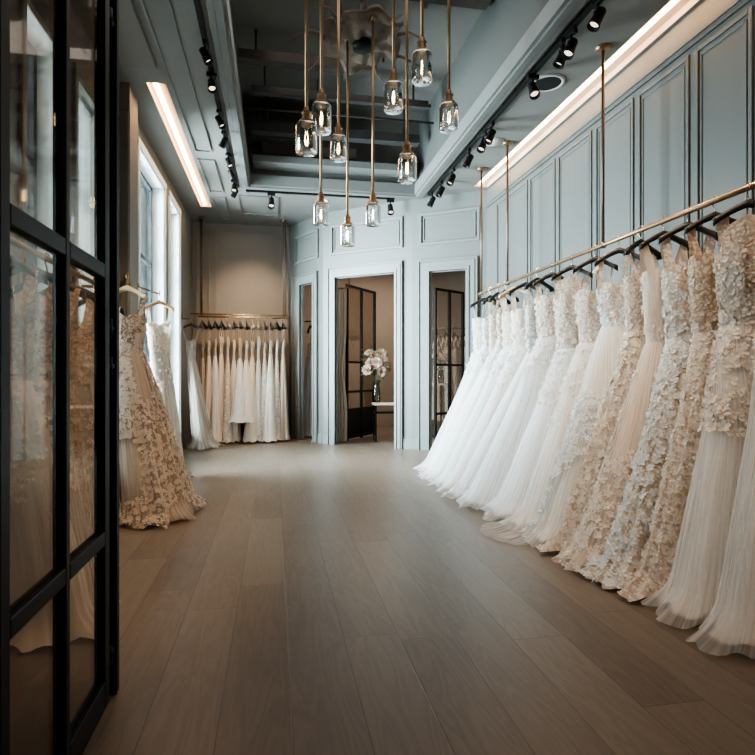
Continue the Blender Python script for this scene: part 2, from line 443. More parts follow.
m = MB(); m.box((CX0, CY1, CEIL+CT), (CX1, CY1+.1, UP)); struct('wall_coffer_back', m, 'coffer_paint')
# fascia (stepped lip) round the coffer
m = MB()
for (d, z0, z1) in ((.0, CEIL-.035, CEIL+.10), (.03, CEIL-.01, CEIL+.14)):
    m.box((CX0+d, YF, z0), (CX0+d+.06, CY1-d-.06, z1)); m.box((CX1-d-.06, YF, z0), (CX1-d, CY1-d-.06, z1))
    m.box((CX0+d, CY1-d-.06, z0), (CX1-d, CY1-d, z1))
m.box((CX0-.05, YF, CEIL-.03), (CX0, CY1+.05, CEIL)); m.box((CX1, YF, CEIL-.03), (CX1+.05, CY1+.05, CEIL)); m.box((CX0, CY1, CEIL-.03), (CX1, CY1+.05, CEIL))
struct('trim_10', m, 'fascia_paint', bevel=.004)
# ledges on the far coffer face
m = MB(); m.box((CX0+.13, CY1-.30, CEIL+.24), (CX1-.13, CY1, CEIL+.33)); struct('trim_11', m, 'fascia_paint')
m = MB(); m.box((CX0+.25, CY1-.24, 4.06), (1.1, CY1, 4.22)); struct('trim_12', m, 'brown_beam')
# flat mouldings on the left ceiling strip and a hatch outline at the back
m = MB()
for (a, b) in ((-1, 6.75), (7.0, 8.2), (8.45, 9.6)):
    for (x0, x1, y0, y1) in ((-.92, -.90, a, b), (-.74, -.72, a, b), (-.90, -.74, a, a+.02), (-.90, -.74, b-.02, b)):
        m.box((x0, y0, CEIL-.018), (x1, y1, CEIL))
for (x0, x1, y0, y1) in ((-.55, .05, 8.3, 8.33), (-.55, .05, 9.2, 9.23), (-.55, -.52, 8.33, 9.2), (.02, .05, 8.33, 9.2)):
    m.box((x0, y0, CEIL-.018), (x1, y1, CEIL))
struct('trim_13', m, 'ceiling_paint')

# ------------------------------------------------------------------ cove lights
def cove(x0, x1, y0, y1, inner, label):
    r = empty('cove_light', label, 'light', ((x0+x1)/2, (y0+y1)/2, CEIL), group='recessed cove lights')
    cx, cy = (x0+x1)/2, (y0+y1)/2; hx, hy = (x1-x0)/2, (y1-y0)/2; D = .055
    m = MB(); m.box((-hx, -hy, D), (hx, hy, D+.01)); m.box((-hx, -hy, .002), (-hx+.006, hy, D)); m.box((hx-.006, -hy, .002), (hx, hy, D))
    m.box((-hx, -hy, .002), (hx, -hy+.006, D)); m.box((-hx, hy-.006, .002), (hx, hy, D))
    m.build('channel', 'cove_white', r)
    m = MB()
    s = -1 if inner < 0 else 1
    a, b = (-hx*.45, hx*.0) if s > 0 else (-hx*.35, -hx*.05); m.box((min(a, b), -hy+.02, D-.022), (max(a, b), hy-.02, D-.002)); m.build('light_strip', 'led_warm', r)
    return r
cove(*LS, +1, 'long warm light slot in the ceiling above the left windows')
cove(*RS, -1, 'long warm light slot in the ceiling above the panelled right wall')

# ------------------------------------------------------------------ coffer services
def beam(name, lab, cat, mb, mat, loc, grp=None):
    o = mb.build(name, mat); o.location = loc; tag(o, lab, cat, grp); return o
m = MB(); m.box((-.88, -.06, -.05), (.55, .06, .05)); m.tube([(-.7, 0, .05), (-.7, 0, .3)], .012); m.tube([(.4, 0, .05), (.4, 0, .3)], .012)
beam('ceiling_beam', 'short dark beam in the coffer, nearest to the driftwood canopy', 'beam', m, 'brown_beam', (.50, 6.1, 4.48))
m = MB(); m.box((-1.05, -.05, -.035), (1.08, .05, .035)); m.box((-1.05, -.16, -.10), (1.08, -.10, -.06))
m.tube([(-.9, 0, .03), (-.9, 0, .33)], .012); m.tube([(.9, 0, .03), (.9, 0, .33)], .012)
beam('cable_tray', 'slim black double rail across the middle of the coffer', 'rail', m, 'dark_duct', (.78, 6.72, 4.44))
m = MB(); m.box((-1.1, -.07, -.055), (1.1, .07, .055)); m.tube([(-.9, 0, .05), (-.9, 0, .5)], .014); m.tube([(.9, 0, .05), (.9, 0, .5)], .014)
beam('ceiling_beam', 'long black beam across the far end of the coffer', 'beam', m, 'dark_duct', (.80, 7.32, 4.25))
m = MB(); m.box((-.45, -.13, -.12), (.42, .13, .12)); m.box((-.52, -.16, -.14), (-.45, .16, .14)); m.box((.42, -.16, -.14), (.46, .16, .14))
m.tube([(-.3, 0, .12), (-.3, 0, .45)], .012); m.tube([(.3, 0, .12), (.3, 0, .45)], .012)
beam('air_duct', 'square dark air duct in the far left of the coffer', 'duct', m, 'dark_duct', (.15, 7.62, 4.34))
m = MB(); m.tube([(-1.2, 0, 0), (1.2, 0, 0)], .014); m.tube([(-.3, 0, 0), (-.3, 0, .42)], .008); m.tube([(.85, 0, 0), (.85, 0, .42)], .008)
beam('sprinkler_pipe', 'thin brown pipe crossing the coffer behind the pendants', 'pipe', m, 'brown_beam', (.82, 7.0, 4.36))
m = MB(); m.box((-.9, -.08, -.03), (.9, .08, .03)); m.box((-.95, -.1, .03), (.95, .1, .06))
m.tube([(-.6, 0, .05), (-.6, 0, .13)], .02); m.tube([(.6, 0, .05), (.6, 0, .13)], .02)
beam('ceiling_beam', 'brown beam at the top edge of the photo in the coffer', 'beam', m, 'brown_beam', (1.1, 5.05, 4.65))

# driftwood canopy that carries the pendants
cr = empty('pendant_canopy', 'round brown driftwood canopy in the coffer above the pendants', 'canopy', (.82, 5.22, 4.24))
m = MB(); n = 40; rings = 7; vs = []; uv = []
rnd = random.Random(3)
lob = [rnd.uniform(.78, 1.12) for _ in range(n)]
for i in range(rings+1):
    for k in range(n):
        t = 2*PI*k/n; q = i/rings
        l = .5*(lob[k]+lob[(k+1) % n])*q+(1-q)
        z = -.05*math.cos(q*PI/2)+.035*math.sin(5*t+q*9)*q+.03*math.sin(9*t-5*q)*q+.02*math.sin(14*q+2*t)
        vs.append((.40*q*l*math.cos(t), .46*q*l*math.sin(t), z))
fs = [(i*n+k, i*n+(k+1) % n, (i+1)*n+(k+1) % n, (i+1)*n+k) for i in range(rings) for k in range(n)]
m.add(vs, fs, True)
b = m.build('bowl', 'driftwood', cr); so = b.modifiers.new('thick', 'SOLIDIFY'); so.thickness = .03
m = MB(); m.lathe([(.001, -.105), (.085, -.10), (.09, -.06), (.07, .02)], 20, (-.02, -.05, 0)); m.build('knot_hole', 'spot_black', cr)
for k in range(9):
    t = 2*PI*k/9+.3; r0 = .30; r1 = rnd.uniform(.50, .72); m = MB()
    pts = [(r0*math.cos(t), r0*1.3*math.sin(t), rnd.uniform(-.04, .03)), ((r0+r1)/2*math.cos(t+.08), (r0+r1)/2*1.2*math.sin(t+.08), rnd.uniform(-.06, .05)), (r1*math.cos(t+.02), r1*1.2*math.sin(t+.02), rnd.uniform(-.08, .03))]
    m.tube(pts, [.022, .015, .006], 8); m.build('twig', 'driftwood', cr)
for (a_, b_, r_) in ((0, 0, .03), (.25, .3, .012), (-.25, -.3, .012)):
    m = MB(); m.tube([(a_, b_, .0), (a_, b_, UP-4.24)], r_); m.build('stem', 'brown_beam', cr)

# pendants: px, py of jar centre, jar width in px
JD = .14
def make_pendant(Ltop, seed):
    """local origin at jar centre"""
    r = bpy.data.objects.new('pendant_light', None); COL.objects.link(r); r.empty_display_size = .1
    R = JD/2
    m = MB(); m.lathe([(R*.5, .090), (R*.90, .088), (R*.98, .080), (R, .070), (R, -.090), (R*.96, -.098), (R*.3, -.1)], 24)
    m.lathe([(R*.93, .07), (R*.93, -.082), (R*.3, -.088)], 24)
    m.build('jar', 'jar_glass', r)
    m = MB(); m.lathe([(R*.66, .084), (R*.70, .088), (R*.70, .106), (R*.62, .112), (R*.42, .114), (R*.40, .150), (R*.46, .153), (R*.46, .166), (R*.30, .170), (R*.24, .195), (.012, .20)], 18, caps=(True, True), smooth=False)
    m.build('cap', 'brass', r, 0)
    m = MB(); m.lathe([(R*.16, .08), (R*.16, .045), (R*.2, .03), (R*.26, -.005), (R*.2, -.045), (.003, -.06)], 12); m.build('bulb', 'jar_glass', r)
    m = MB()
    for s in (-1, 1): m.tube([(s*.006, 0, .04), (s*.010, 0, .0), (s*.004, .003, -.045)], .0028, 6)
    m.build('filament', 'filament', r)
    m = MB(); m.tube([(0, 0, .18), (0, 0, Ltop)], .0115, 10); m.lathe([(.018, Ltop-.06), (.024, Ltop-.02), (.024, Ltop)], 12, caps=(True, True)); m.build('rod', 'brass', r)
    return r
PEND = [(306.5, 138, 21.6, 'lowest pendant of the front left pair, clear glass jar on a brass rod', 4.70),
        (321.5, 118, 20, 'jar pendant close behind the front left one, slightly higher, brass rod', 4.70),
        (422, 67, 20.9, 'highest jar pendant, upper right of the cluster by the coffer', 4.72),
        (393.5, 97, 19.5, 'high jar pendant hanging left of the highest one', 4.72),
        (449, 117, 19, 'rightmost jar pendant of the cluster on a long brass rod', 4.72),
        (407, 168, 19, 'jar pendant hanging low on the right below the rightmost one', 4.72),
        (373, 214, 15.9, 'low jar pendant in the middle, right of the lowest one', 4.28),
        (321, 214, 15.5, 'low jar pendant leftmost of the three near the doorways', 4.60),
        (347.5, 235, 15, 'lowest jar pendant of all, in front of the middle doorway', 4.28),
        (338.5, 148, 17, 'small cloudy jar pendant half hidden behind the middle rods', 4.50)]
for i, (px, py, w, lab, top) in enumerate(PEND):
    Z = JD*F/w; dx, dy = ray(px); z = EYE+(375-py)/F*Z
    p = make_pendant(top-z, i); p.location = (dx*Z, dy*Z, z); p.rotation_euler.z = i*.7
    tag(p, lab, 'pendant light', 'jar pendants hanging in the coffer')
# ceiling mounts: thin bar grid that the taller rods reach
m = MB(); 
m.box((-.75, -1.2, -.02), (-.69, 1.3, .02)); m.box((.55, -1.2, -.02), (.61, 1.3, .02))
for xx in (-.72, .58):
    for yy in (-1.0, 1.1): m.tube([(xx, yy, .02), (xx, yy, .08)], .02)
o = beam('mounting_rail', 'flat dark mounting rails on the coffer ceiling over the pendants', 'rail', m, 'dark_duct', (.85, 4.0, 4.70))

# ------------------------------------------------------------------ track lights
def track(label, pts, grp='black ceiling tracks'):
    a, b = Vector(pts[0]), Vector(pts[1]); mid = (a+b)/2
    r = empty('light_track', label, 'track', mid, group=grp)
    d = (b-a); along_y = abs(d.y) > abs(d.x); h = d.length/2
    m = MB()
    if along_y: m.box((-.02, -h, -.02), (.02, h, .015))
    else: m.box((-h, -.02, -.02), (h, .02, .015))
    m.build('rail', 'spot_black', r)
    for s in (-1, 1):
        m = MB(); c = (0, s*(h-.03), 0) if along_y else (s*(h-.03), 0, 0)
        m.box((c[0]-.024, c[1]-.03, -.024), (c[0]+.024, c[1]+.03, .015))
        m.build('end_cap', 'spot_black', r)
    return r
ZT = CEIL-.016
track('black light track along the left edge of the coffer', [(-.53, 1.0, ZT), (-.53, 8.0, ZT)])
track('black light track along the right edge of the coffer', [(2.17, 1.0, ZT), (2.17, 7.75, ZT)])
track('black light track across the far end of the coffer', [(-.40, 8.02, ZT), (1.72, 8.02, ZT)])

def make_spot():
    r = bpy.data.objects.new('track_spotlight', None); COL.objects.link(r)
    m = MB(); m.box((-.018, -.05, -.035), (.018, .05, 0)); m.build('adapter', 'spot_black', r, .003)
    m = MB(); m.tube([(0, 0, -.03), (0, 0, -.085)], .009); m.box((-.03, -.008, -.10), (.03, .008, -.08)); m.build('bracket', 'spot_black', r)
    M = Matrix.Translation((0, 0, -.12)) @ Matrix.Rotation(math.radians(28), 4, 'Y')
    m = MB(); m.lathe([(.0, .06), (.03, .06), (.036, .05), (.036, .0), (.045, -.075), (.045, -.08), (.038, -.078), (.032, -.045)], 18, M=M); h = m.build('head', 'spot_black', r)
    m = MB(); m.lathe([(.033, -.05), (.0005, -.05)], 18, M=M); m.build('lens', 'lens_glow', h)
    return r
first = make_spot(); used = [False]
def spot(x, y, rz, lab, sx=1.0):
    o = first if not used[0] else copy_tree(first); used[0] = True
    o.location = (x, y, CEIL-.036); o.rotation_euler.z = rz; o.scale = (sx,)*3
    tag(o, lab, 'spotlight', 'black track spotlights'); return o
def ypix(px, X): return y_on_x(px, X)
ordn = ['nearest', 'second nearest', 'third nearest', 'fourth nearest', 'fifth nearest', 'sixth nearest', 'seventh nearest', 'eighth nearest', 'ninth nearest', 'farthest']
leftp = [205, 211.5, 219.5, 224, 228.5, 231, 234, 236.5]
for i, px in enumerate(leftp):
    lab = 'black spotlight on the left track, %s to the camera' % (ordn[i] if i < len(leftp)-1 else 'farthest')
    if i == len(leftp)-1: lab = 'black spotlight at the far end of the left track'
    spot(-.53, min(y_on_x(px, -.53), 7.8), (PI, PI*.6, PI*.9, -.3, PI*.8, PI*1.2, PI*.5, 0)[i], lab, .82)
rightp = [598, 571, 563, 533, 491, 483, 469, 452, 441, 428]
for i, px in enumerate(rightp):
    lab = 'black spotlight on the right track, %s to the camera' % ordn[i]
    if i == len(rightp)-1: lab = 'black spotlight at the far end of the right track'
    spot(2.17, min(7.6, y_on_x(px, 2.17)), (0, .3, -.4, PI*.5, .1, .5, -.2, .3, 0, -.3)[i], lab, 1.0)
spot(-.05, 8.02, PI/2, 'black spotlight on the far track above the back rack', 1.1)
spot(1.66, 8.02, PI/2, 'black spotlight on the far track before the middle doorway', 1.1)

# round ceiling speaker
r = empty('ceiling_speaker', 'round pale ceiling speaker beside the right light track', 'speaker', (2.38, 4.62, CEIL))
m = MB(); m.lathe([(.15, 0), (.15, -.012), (.13, -.02), (.12, -.012)], 28); m.build('rim', 'speaker_white', r)
m = MB(); m.lathe([(.125, -.010), (.001, -.014)], 28); m.build('grille', 'spot_black', r)
r = empty('ceiling_sprinkler', 'small pale disc on the ceiling farther along the right track', 'disc', (2.40, 5.9, CEIL))
m = MB(); m.lathe([(.11, 0), (.11, -.012), (.001, -.02)], 24); m.build('rim', 'speaker_white', r)
r = empty('downlight', 'small round glowing downlight behind the lowest pendants', 'light', (.72, 8.35, CEIL))
m = MB(); m.lathe([(.07, 0), (.07, -.01), (.05, -.012)], 20); m.build('ring', 'speaker_white', r)
m = MB(); m.lathe([(.05, -.008), (.001, -.008)], 20); m.build('lens', 'downlight_glow', r)

# ------------------------------------------------------------------ glass door on the left
DX = -.55
dr = empty('glass_door', 'black framed glass door standing open at the left edge', 'door', (DX, 2.02, 0))
H = 2.65
def loc(y): return y-2.02
m = MB()
Y0, Y1 = 1.22, 1.965
for (a, b) in ((Y0, Y0+.045), (1.575, 1.605), (Y1-.05, Y1)):
    m.box((-.017, loc(a), .03), (.017, loc(b), H))
for (z0, z1) in ((.03, .12), (.555, .60), (1.41, 1.455), (H-.08, H)):
    m.box((-.017, loc(Y0+.045), z0), (.017, loc(1.575), z1)); m.box((-.017, loc(1.605), z0), (.017, loc(Y1-.05), z1))
m.build('frame', 'black_metal', dr, .004)
zs_ = [(.12, .555), (.60, 1.41), (1.455, H-.08)]
for (ya, yb) in ((Y0+.045, 1.575), (1.605, Y1-.05)):
    for (z0, z1) in zs_:
        g = MB(); g.box((-.004, loc(ya), z0), (.004, loc(yb), z1)); g.build('pane', 'door_glass', dr)
m = MB(); m.box((-.015, loc(2.055), 0), (.015, loc(2.09), 2.72)); m.build('post', 'black_metal', dr, .004)
for z in (.16, 1.13, 1.26, 2.3):
    g = MB(); g.tube([(0, loc(1.95), z), (0, loc(2.065), z)], .010, 10); g.lathe([(.014, -.03), (.014, .03)], 12, (0, loc(2.01), z), (True, True)); g.build('hinge', 'black_metal', dr)
# ------------------------------------------------------------------ hangers
def make_hanger(mat, hook_mat, W=.170, drop=.092, rail_r=.018):
    """origin at the rail centre line; hook goes round the rail, arms along local X"""
    r = bpy.data.objects.new('clothes_hanger', None); COL.objects.link(r); r.empty_display_size = .05
    m = MB(); R = rail_r+.012
    pts = [(0, -R*math.cos(t), R*math.sin(t)) for t in [i*PI*1.08/12 for i in range(13)]][::-1]
    pts = [(0, -R*math.cos(t), R*math.sin(t)) for t in [PI*(-.12)+i*PI*1.12/12 for i in range(13)]]
    pts += [(0, R*.7, -.03), (0, .0, -.05), (0, 0, -.075)]
    m.tube(pts, .0035, 7); m.build('hook', hook_mat, r)
    m = MB(); n = 13; vs = []
    for i in range(n):
        q = -1+2*i/(n-1); x = W*q; z = -.085-drop*abs(q)**1.25; h = .022*(1-.40*abs(q))+.008*abs(q)**4; d = .011+.016*abs(q)**2
        y = -.02*abs(q)**2
        for (a, b) in ((-d, -h), (d, -h), (d*.6, h), (-d*.6, h)): vs.append((x, y+a, z+b))
    fs = [(i*4+k, i*4+(k+1) % 4, (i+1)*4+(k+1) % 4, (i+1)*4+k) for i in range(n-1) for k in range(4)]
    fs += [(3, 2, 1, 0), tuple((n-1)*4+k for k in range(4))]
    m.add(vs, fs, True); m.build('shoulder_bar', mat, r)
    return r
HANG = {}
def hanger(kind, x, y, z, rz, label, group):
    if kind not in HANG:
        HANG[kind] = make_hanger(*{'black': ('hanger_black', 'pale_brass'), 'gilt': ('hanger_gilt', 'pale_brass'), 'small_black': ('hanger_black', 'pale_brass', .11, .05), 'small': ('hanger_gilt', 'pale_brass', .15, .08), 'steel': ('steel', 'steel')}[kind]); o = HANG[kind]
    else: o = copy_tree(HANG[kind])
    o.location = (x, y, z); o.rotation_euler = (0, 0, rz); tag(o, label, 'hanger', group); return o

# ------------------------------------------------------------------ gowns
def gown(label, x, y, rz=0, group=None, top=1.965, bust=1.72, waist=1.38, bw=.145, bd=.060, ww=.118, wd=.062,
         hl=.85, hr=.30, hy=.14, hyc=0.0, p=.9, seg=88, rows=30, bod='lace_ivory', skirt='satin_white', tulle=None, petal=None,
         nfl=0, zone=(0, 1), fsize=.02, strap='thin', seed=0, pleat=.02, npl=13, belt=None, hem=.012, bflow=0, sq=2.5, nm='wedding_gown', cat='gown', sparse=1.0, twist=0.0, flare=.05, voff=.022):
    R = random.Random(seed*77+5)
    root = empty(nm, label, cat, (x, y, 0), rz, group)
    ph = [R.uniform(0, 6.28) for _ in range(8)]
    def TW(v, k=1.0):
        a = twist*k; return Vector((v[0]*math.cos(a)-v[1]*math.sin(a), v[0]*math.sin(a)+v[1]*math.cos(a), v[2]))
    def prof(t):
        q = t**p
        ax = ww+((hl+hr)/2-ww)*q; cx = (hr-hl)/2*q
        ay = wd+(hy-wd)*min(1, t**(p*.8)); cy = hyc*q
        return cx, cy, ax, ay
    def S(phi, t, off=0, amp=1.0, sh=0):
        cx, cy, ax, ay = prof(t)
        tw = .20*math.sin(2.6*t+ph[6])
        c, s = math.cos(phi), math.sin(phi)
        n = 2+(sq-2)*t
        r = (abs(c)**n+abs(s)**n)**(-1/n)
        f = (.55*math.sin(npl*(phi+tw)+ph[0]+sh)+.40*math.sin((npl*1.7)//1*(phi-tw*.5)+ph[1])+.30*math.sin((npl*2.9)//1*phi+ph[2]+2*sh)+.25*math.sin(5*phi+ph[3]))
        f = f if f > 0 else f*1.35
        f *= .6+.4*math.sin(2*phi+ph[7]+1.5*t)
        d = off+pleat*amp*f*(t**.7)
        if t > .90: d += flare*((t-.90)/.10)**2*(1+.6*math.sin(7*phi+ph[4])+.3*math.sin(19*phi+ph[3]))
        z = waist+(hem-waist)*t
        if t > .85: z += .010*(t-.85)/.15*(1+math.sin(npl*phi+ph[5]))*amp
        nx, ny = c/ax**.5, s/ay**.5; l = math.hypot(nx, ny)
        k = max(0, 1-t*2.2)**2
        v = TW((ax*r*c+d*nx/l, ay*r*s+d*ny/l*min(1, .35+ay*2.4), max(hem*.5, z)), k)
        return Vector((v[0]+cx, v[1]+cy, v[2]))
    def sk(name, mat, off, amp, t1, sh, par):
        m = MB(); m.uv = []
        vs = []
        for i in range(rows+1):
            t = t1*i/rows
            for k in range(seg+1):
                phi = 2*PI*(k % seg)/seg
                vs.append(S(phi, t, off*(t**.5), amp, sh)); m.uv.append((k/seg, t))
        W = seg+1
        fs = [(i*W+k, (i+1)*W+k, (i+1)*W+k+1, i*W+k+1) for i in range(rows) for k in range(seg)]
        m.add(vs, fs, True)
        return m.build(name, mat, par)
    sko = sk('skirt', skirt, 0, 1.0, .985 if tulle else 1, 0, root)
    if tulle: sk('tulle_overlay', tulle, voff, 1.25, 1.0, .8, root)
    # bodice
    nb = 8; sb = 40
    cups = .022
    def Bp(phi, q, off=0):
        # q 0 waist .. 1 neckline
        c, s = math.cos(phi), math.sin(phi)
        front = max(0, -s)
        ztop = bust+.035*front*(abs(c)*2.2)*(1-abs(c)*.55) - .06*max(0, s)
        z = waist-.01+(ztop-waist+.01)*q
        w = ww+(bw-ww)*math.sin(q*PI/2)**1.2; d = wd+(bd-wd)*q
        bump = cups*front*math.exp(-((q-.75)/.25)**2)*(1 if abs(c) > .25 else .5)
        return TW(((w+off)*c, (d+bump+off)*s, z))
    m = MB(); m.uv = []; vs = []
    for i in range(nb+1):
        for k in range(sb+1):
            phi = 2*PI*(k % sb)/sb; vs.append(Bp(phi, i/nb)); m.uv.append((k/sb, i/nb))
    W = sb+1
    m.add(vs, [(i*W+k, i*W+k+1, (i+1)*W+k+1, (i+1)*W+k) for i in range(nb) for k in range(sb)], True)
    m.build('bodice', bod, root)
    # straps over the hanger arms
    if strap != 'none':
        bd = bd*.8
        w_ = {'thin': .007, 'wide': .026, 'lace': .020, 'off': .022, 'high': .03}[strap]
        for sd in (-1, 1):
            xs = sd*.135; m = MB(); m.uv = []; vs = []; n = 12
            x0 = sd*bw*(.72 if strap != 'off' else .9)
            for i in range(n+1):
                q = i/n; a = PI*q
                h_ = 1-abs(2*q-1); yy = (2*q-1)*(bd+.012)*(.35+.65*(1-h_)) if 0 < q < 1 else (2*q-1)*bd; zz = bust-.02+(top+.014-bust+.02)*min(1, h_*1.12)**.9
                xx = x0+(xs-x0)*h_
                ww_ = w_*(1+.25*math.sin(3*a+seed))
                vs += [TW((xx-ww_, yy, zz)), TW((xx+ww_, yy, zz+.004))]; m.uv += [(0, q), (.2, q)]
            m.add(vs, [(2*i, 2*i+1, 2*i+3, 2*i+2) for i in range(n)], True)
            m.build('strap', bod, root)
    if strap == 'off':      # ruffled flounce at the neckline
        for sd in (-1, 1):
            m = MB(); m.uv = []; vs = []; n = 14
            for i in range(n+1):
                q = i/n; a = -.9+1.8*q
                for j, rr in enumerate((.02, .055)):
                    wv = .012*math.sin(i*2.6+j)
                    vs.append(TW((sd*(bw*.85+rr*math.cos(a)+wv*j), -.06+.13*q, bust+.10+.075*math.cos(a*1.3)*(1-j*.9)+wv))); m.uv.append((q, j))
            m.add(vs, [(2*i, 2*i+1, 2*i+3, 2*i+2) for i in range(n)], True); m.build('ruffle', bod, root)
    if strap == 'high':     # illusion yoke up to the hanger
        m = MB(); m.uv = []; vs = []; n = 20; k_ = 5
        for i in range(k_+1):
            q = i/k_
            for k in range(n+1):
                a = 2*PI*(k % n)/n
                vs.append(TW(((bw*(1-.25*q))*math.cos(a), (bd*(1-.6*q))*math.sin(a), bust-.01+(top+.03-.06*abs(math.cos(a))-bust)*q))); m.uv.append((k/n, q))
        W = n+1
        m.add(vs, [(i*W+k, i*W+k+1, (i+1)*W+k+1, (i+1)*W+k) for i in range(k_) for k in range(n)], True); m.build('yoke', bod, root)
    if belt:
        m = MB(); n = 32
        m.lathe([(1, -.018), (1.05, 0), (1, .018)], n, M=Matrix.Translation((0, 0, waist)) @ Matrix.Diagonal((ww+.004, wd+.004, 1, 1)))
        m.uv = [(0, 0)]*len(m.v); m.build('sash', belt, root)
    # floral applique
    def flowers(name, samp, cnt, par):
        m = MB(); m.uv = []
        for _ in range(cnt):
            P, nrm = samp()
            up = Vector((0, 0, 1)); a = up.cross(nrm)
            if a.length < 1e-4: continue
            a.normalize(); b2 = nrm.cross(a)
            sz = fsize*R.uniform(.55, 1.35); rot = R.uniform(0, 6.28); npet = R.choice((4, 5, 5, 3))
            vs = []; fs = []
            for k in range(npet):
                t = rot+2*PI*k/npet; t2 = t+.55; t3 = t-.55
                def q(rr, tt, h): return P+(a*math.cos(tt)+b2*math.sin(tt))*rr*sz+nrm*h*sz
                i0 = len(vs)
                u1, u2 = R.uniform(0, .25), R.uniform(.1, .45)
                vs += [q(.05, t, .15), q(.62, t-.62, .16+u1), q(.98, t-.40, .18+u2), q(1.12, t, .22+u2*.6), q(.98, t+.40, .18+u1), q(.62, t+.62, .16)]
                fs += [(i0, i0+1, i0+2, i0+3), (i0, i0+3, i0+4, i0+5)]
            m.add(vs, fs, False); m.uv += [(R.random(), R.random())]*len(vs)
        o = m.build(name, petal, par); o['kind'] = 'stuff'; return o
    if petal and nfl:
        def samp():
            while True:
                phi = R.uniform(0, 2*PI); t = zone[0]+(zone[1]-zone[0])*R.random()**.8
                if sparse < 1 and math.sin(3*phi+6*t+ph[1])+math.sin(7*t-2*phi+ph[2]) > 2*sparse-1: continue
                off = voff+.001 if tulle else 0
                p0 = S(phi, t, off*t**.5, 1.35 if tulle else 1, .8 if tulle else 0); p1 = S(phi+.02, t, off*t**.5, 1.35 if tulle else 1, .8 if tulle else 0); p2 = S(phi, max(0, t-.02), off*t**.5, 1.35 if tulle else 1, .8 if tulle else 0)
                nn = (p1-p0).cross(p2-p0)
                if nn.length < 1e-9: continue
                return p0, nn.normalized()
        flowers('floral_applique', samp, nfl, sko)
    if petal and bflow:
        def samp2():
            while True:
                phi = R.uniform(0, 2*PI); q = R.random()
                p0 = Bp(phi, q); p1 = Bp(phi+.03, q); p2 = Bp(phi, min(1, q+.03) if q < .96 else q-.03)
                nn = (p1-p0).cross(p2-p0)*(1 if q < .96 else -1)
                if nn.length < 1e-9: continue
                return p0, nn.normalized()
        flowers('bodice_applique', samp2, bflow, root)
    return root

# ---- long right rail
RX, RZ = 2.56, 2.13
rr = empty('garment_rail', 'long brass garment rail hung from the ceiling along the right wall', 'rail', (RX, 4.3, RZ))
m = MB(); m.tube([(0, -2.6, 0), (0, 2.52, 0)], .017, 12); m.lathe([(.022, -.012), (.022, .012)], 12, M=Matrix.Translation((0, 2.52, 0)) @ Matrix.Rotation(PI/2, 4, 'X'), caps=(True, True)); m.build('bar', 'brass', rr)
for px in (603, 507.5, 481.5):
    yy = y_on_x(px, RX)-4.3
    g = MB(); g.tube([(0, yy, 0), (0, yy, CEIL-RZ)], .0125, 10); g.lathe([(.023, -.022), (.023, .022)], 12, (0, yy, 0), (True, True)); o = g.build('hanging_rod', 'bronze_rod', rr)
    g = MB(); g.lathe([(.055, CEIL-RZ-.03), (.06, CEIL-RZ-.005), (.06, CEIL-RZ)], 18, (0, yy, 0), (True, True)); g.build('ceiling_flange', 'brass', o)
g = MB(); g.tube([(0, -2.3, 0), (0, -2.3, CEIL-RZ)], .0125, 10); g.build('hanging_rod', 'bronze_rod', rr)

GR = 'gowns on the long right rail'; GH = 'hangers on the long right rail'
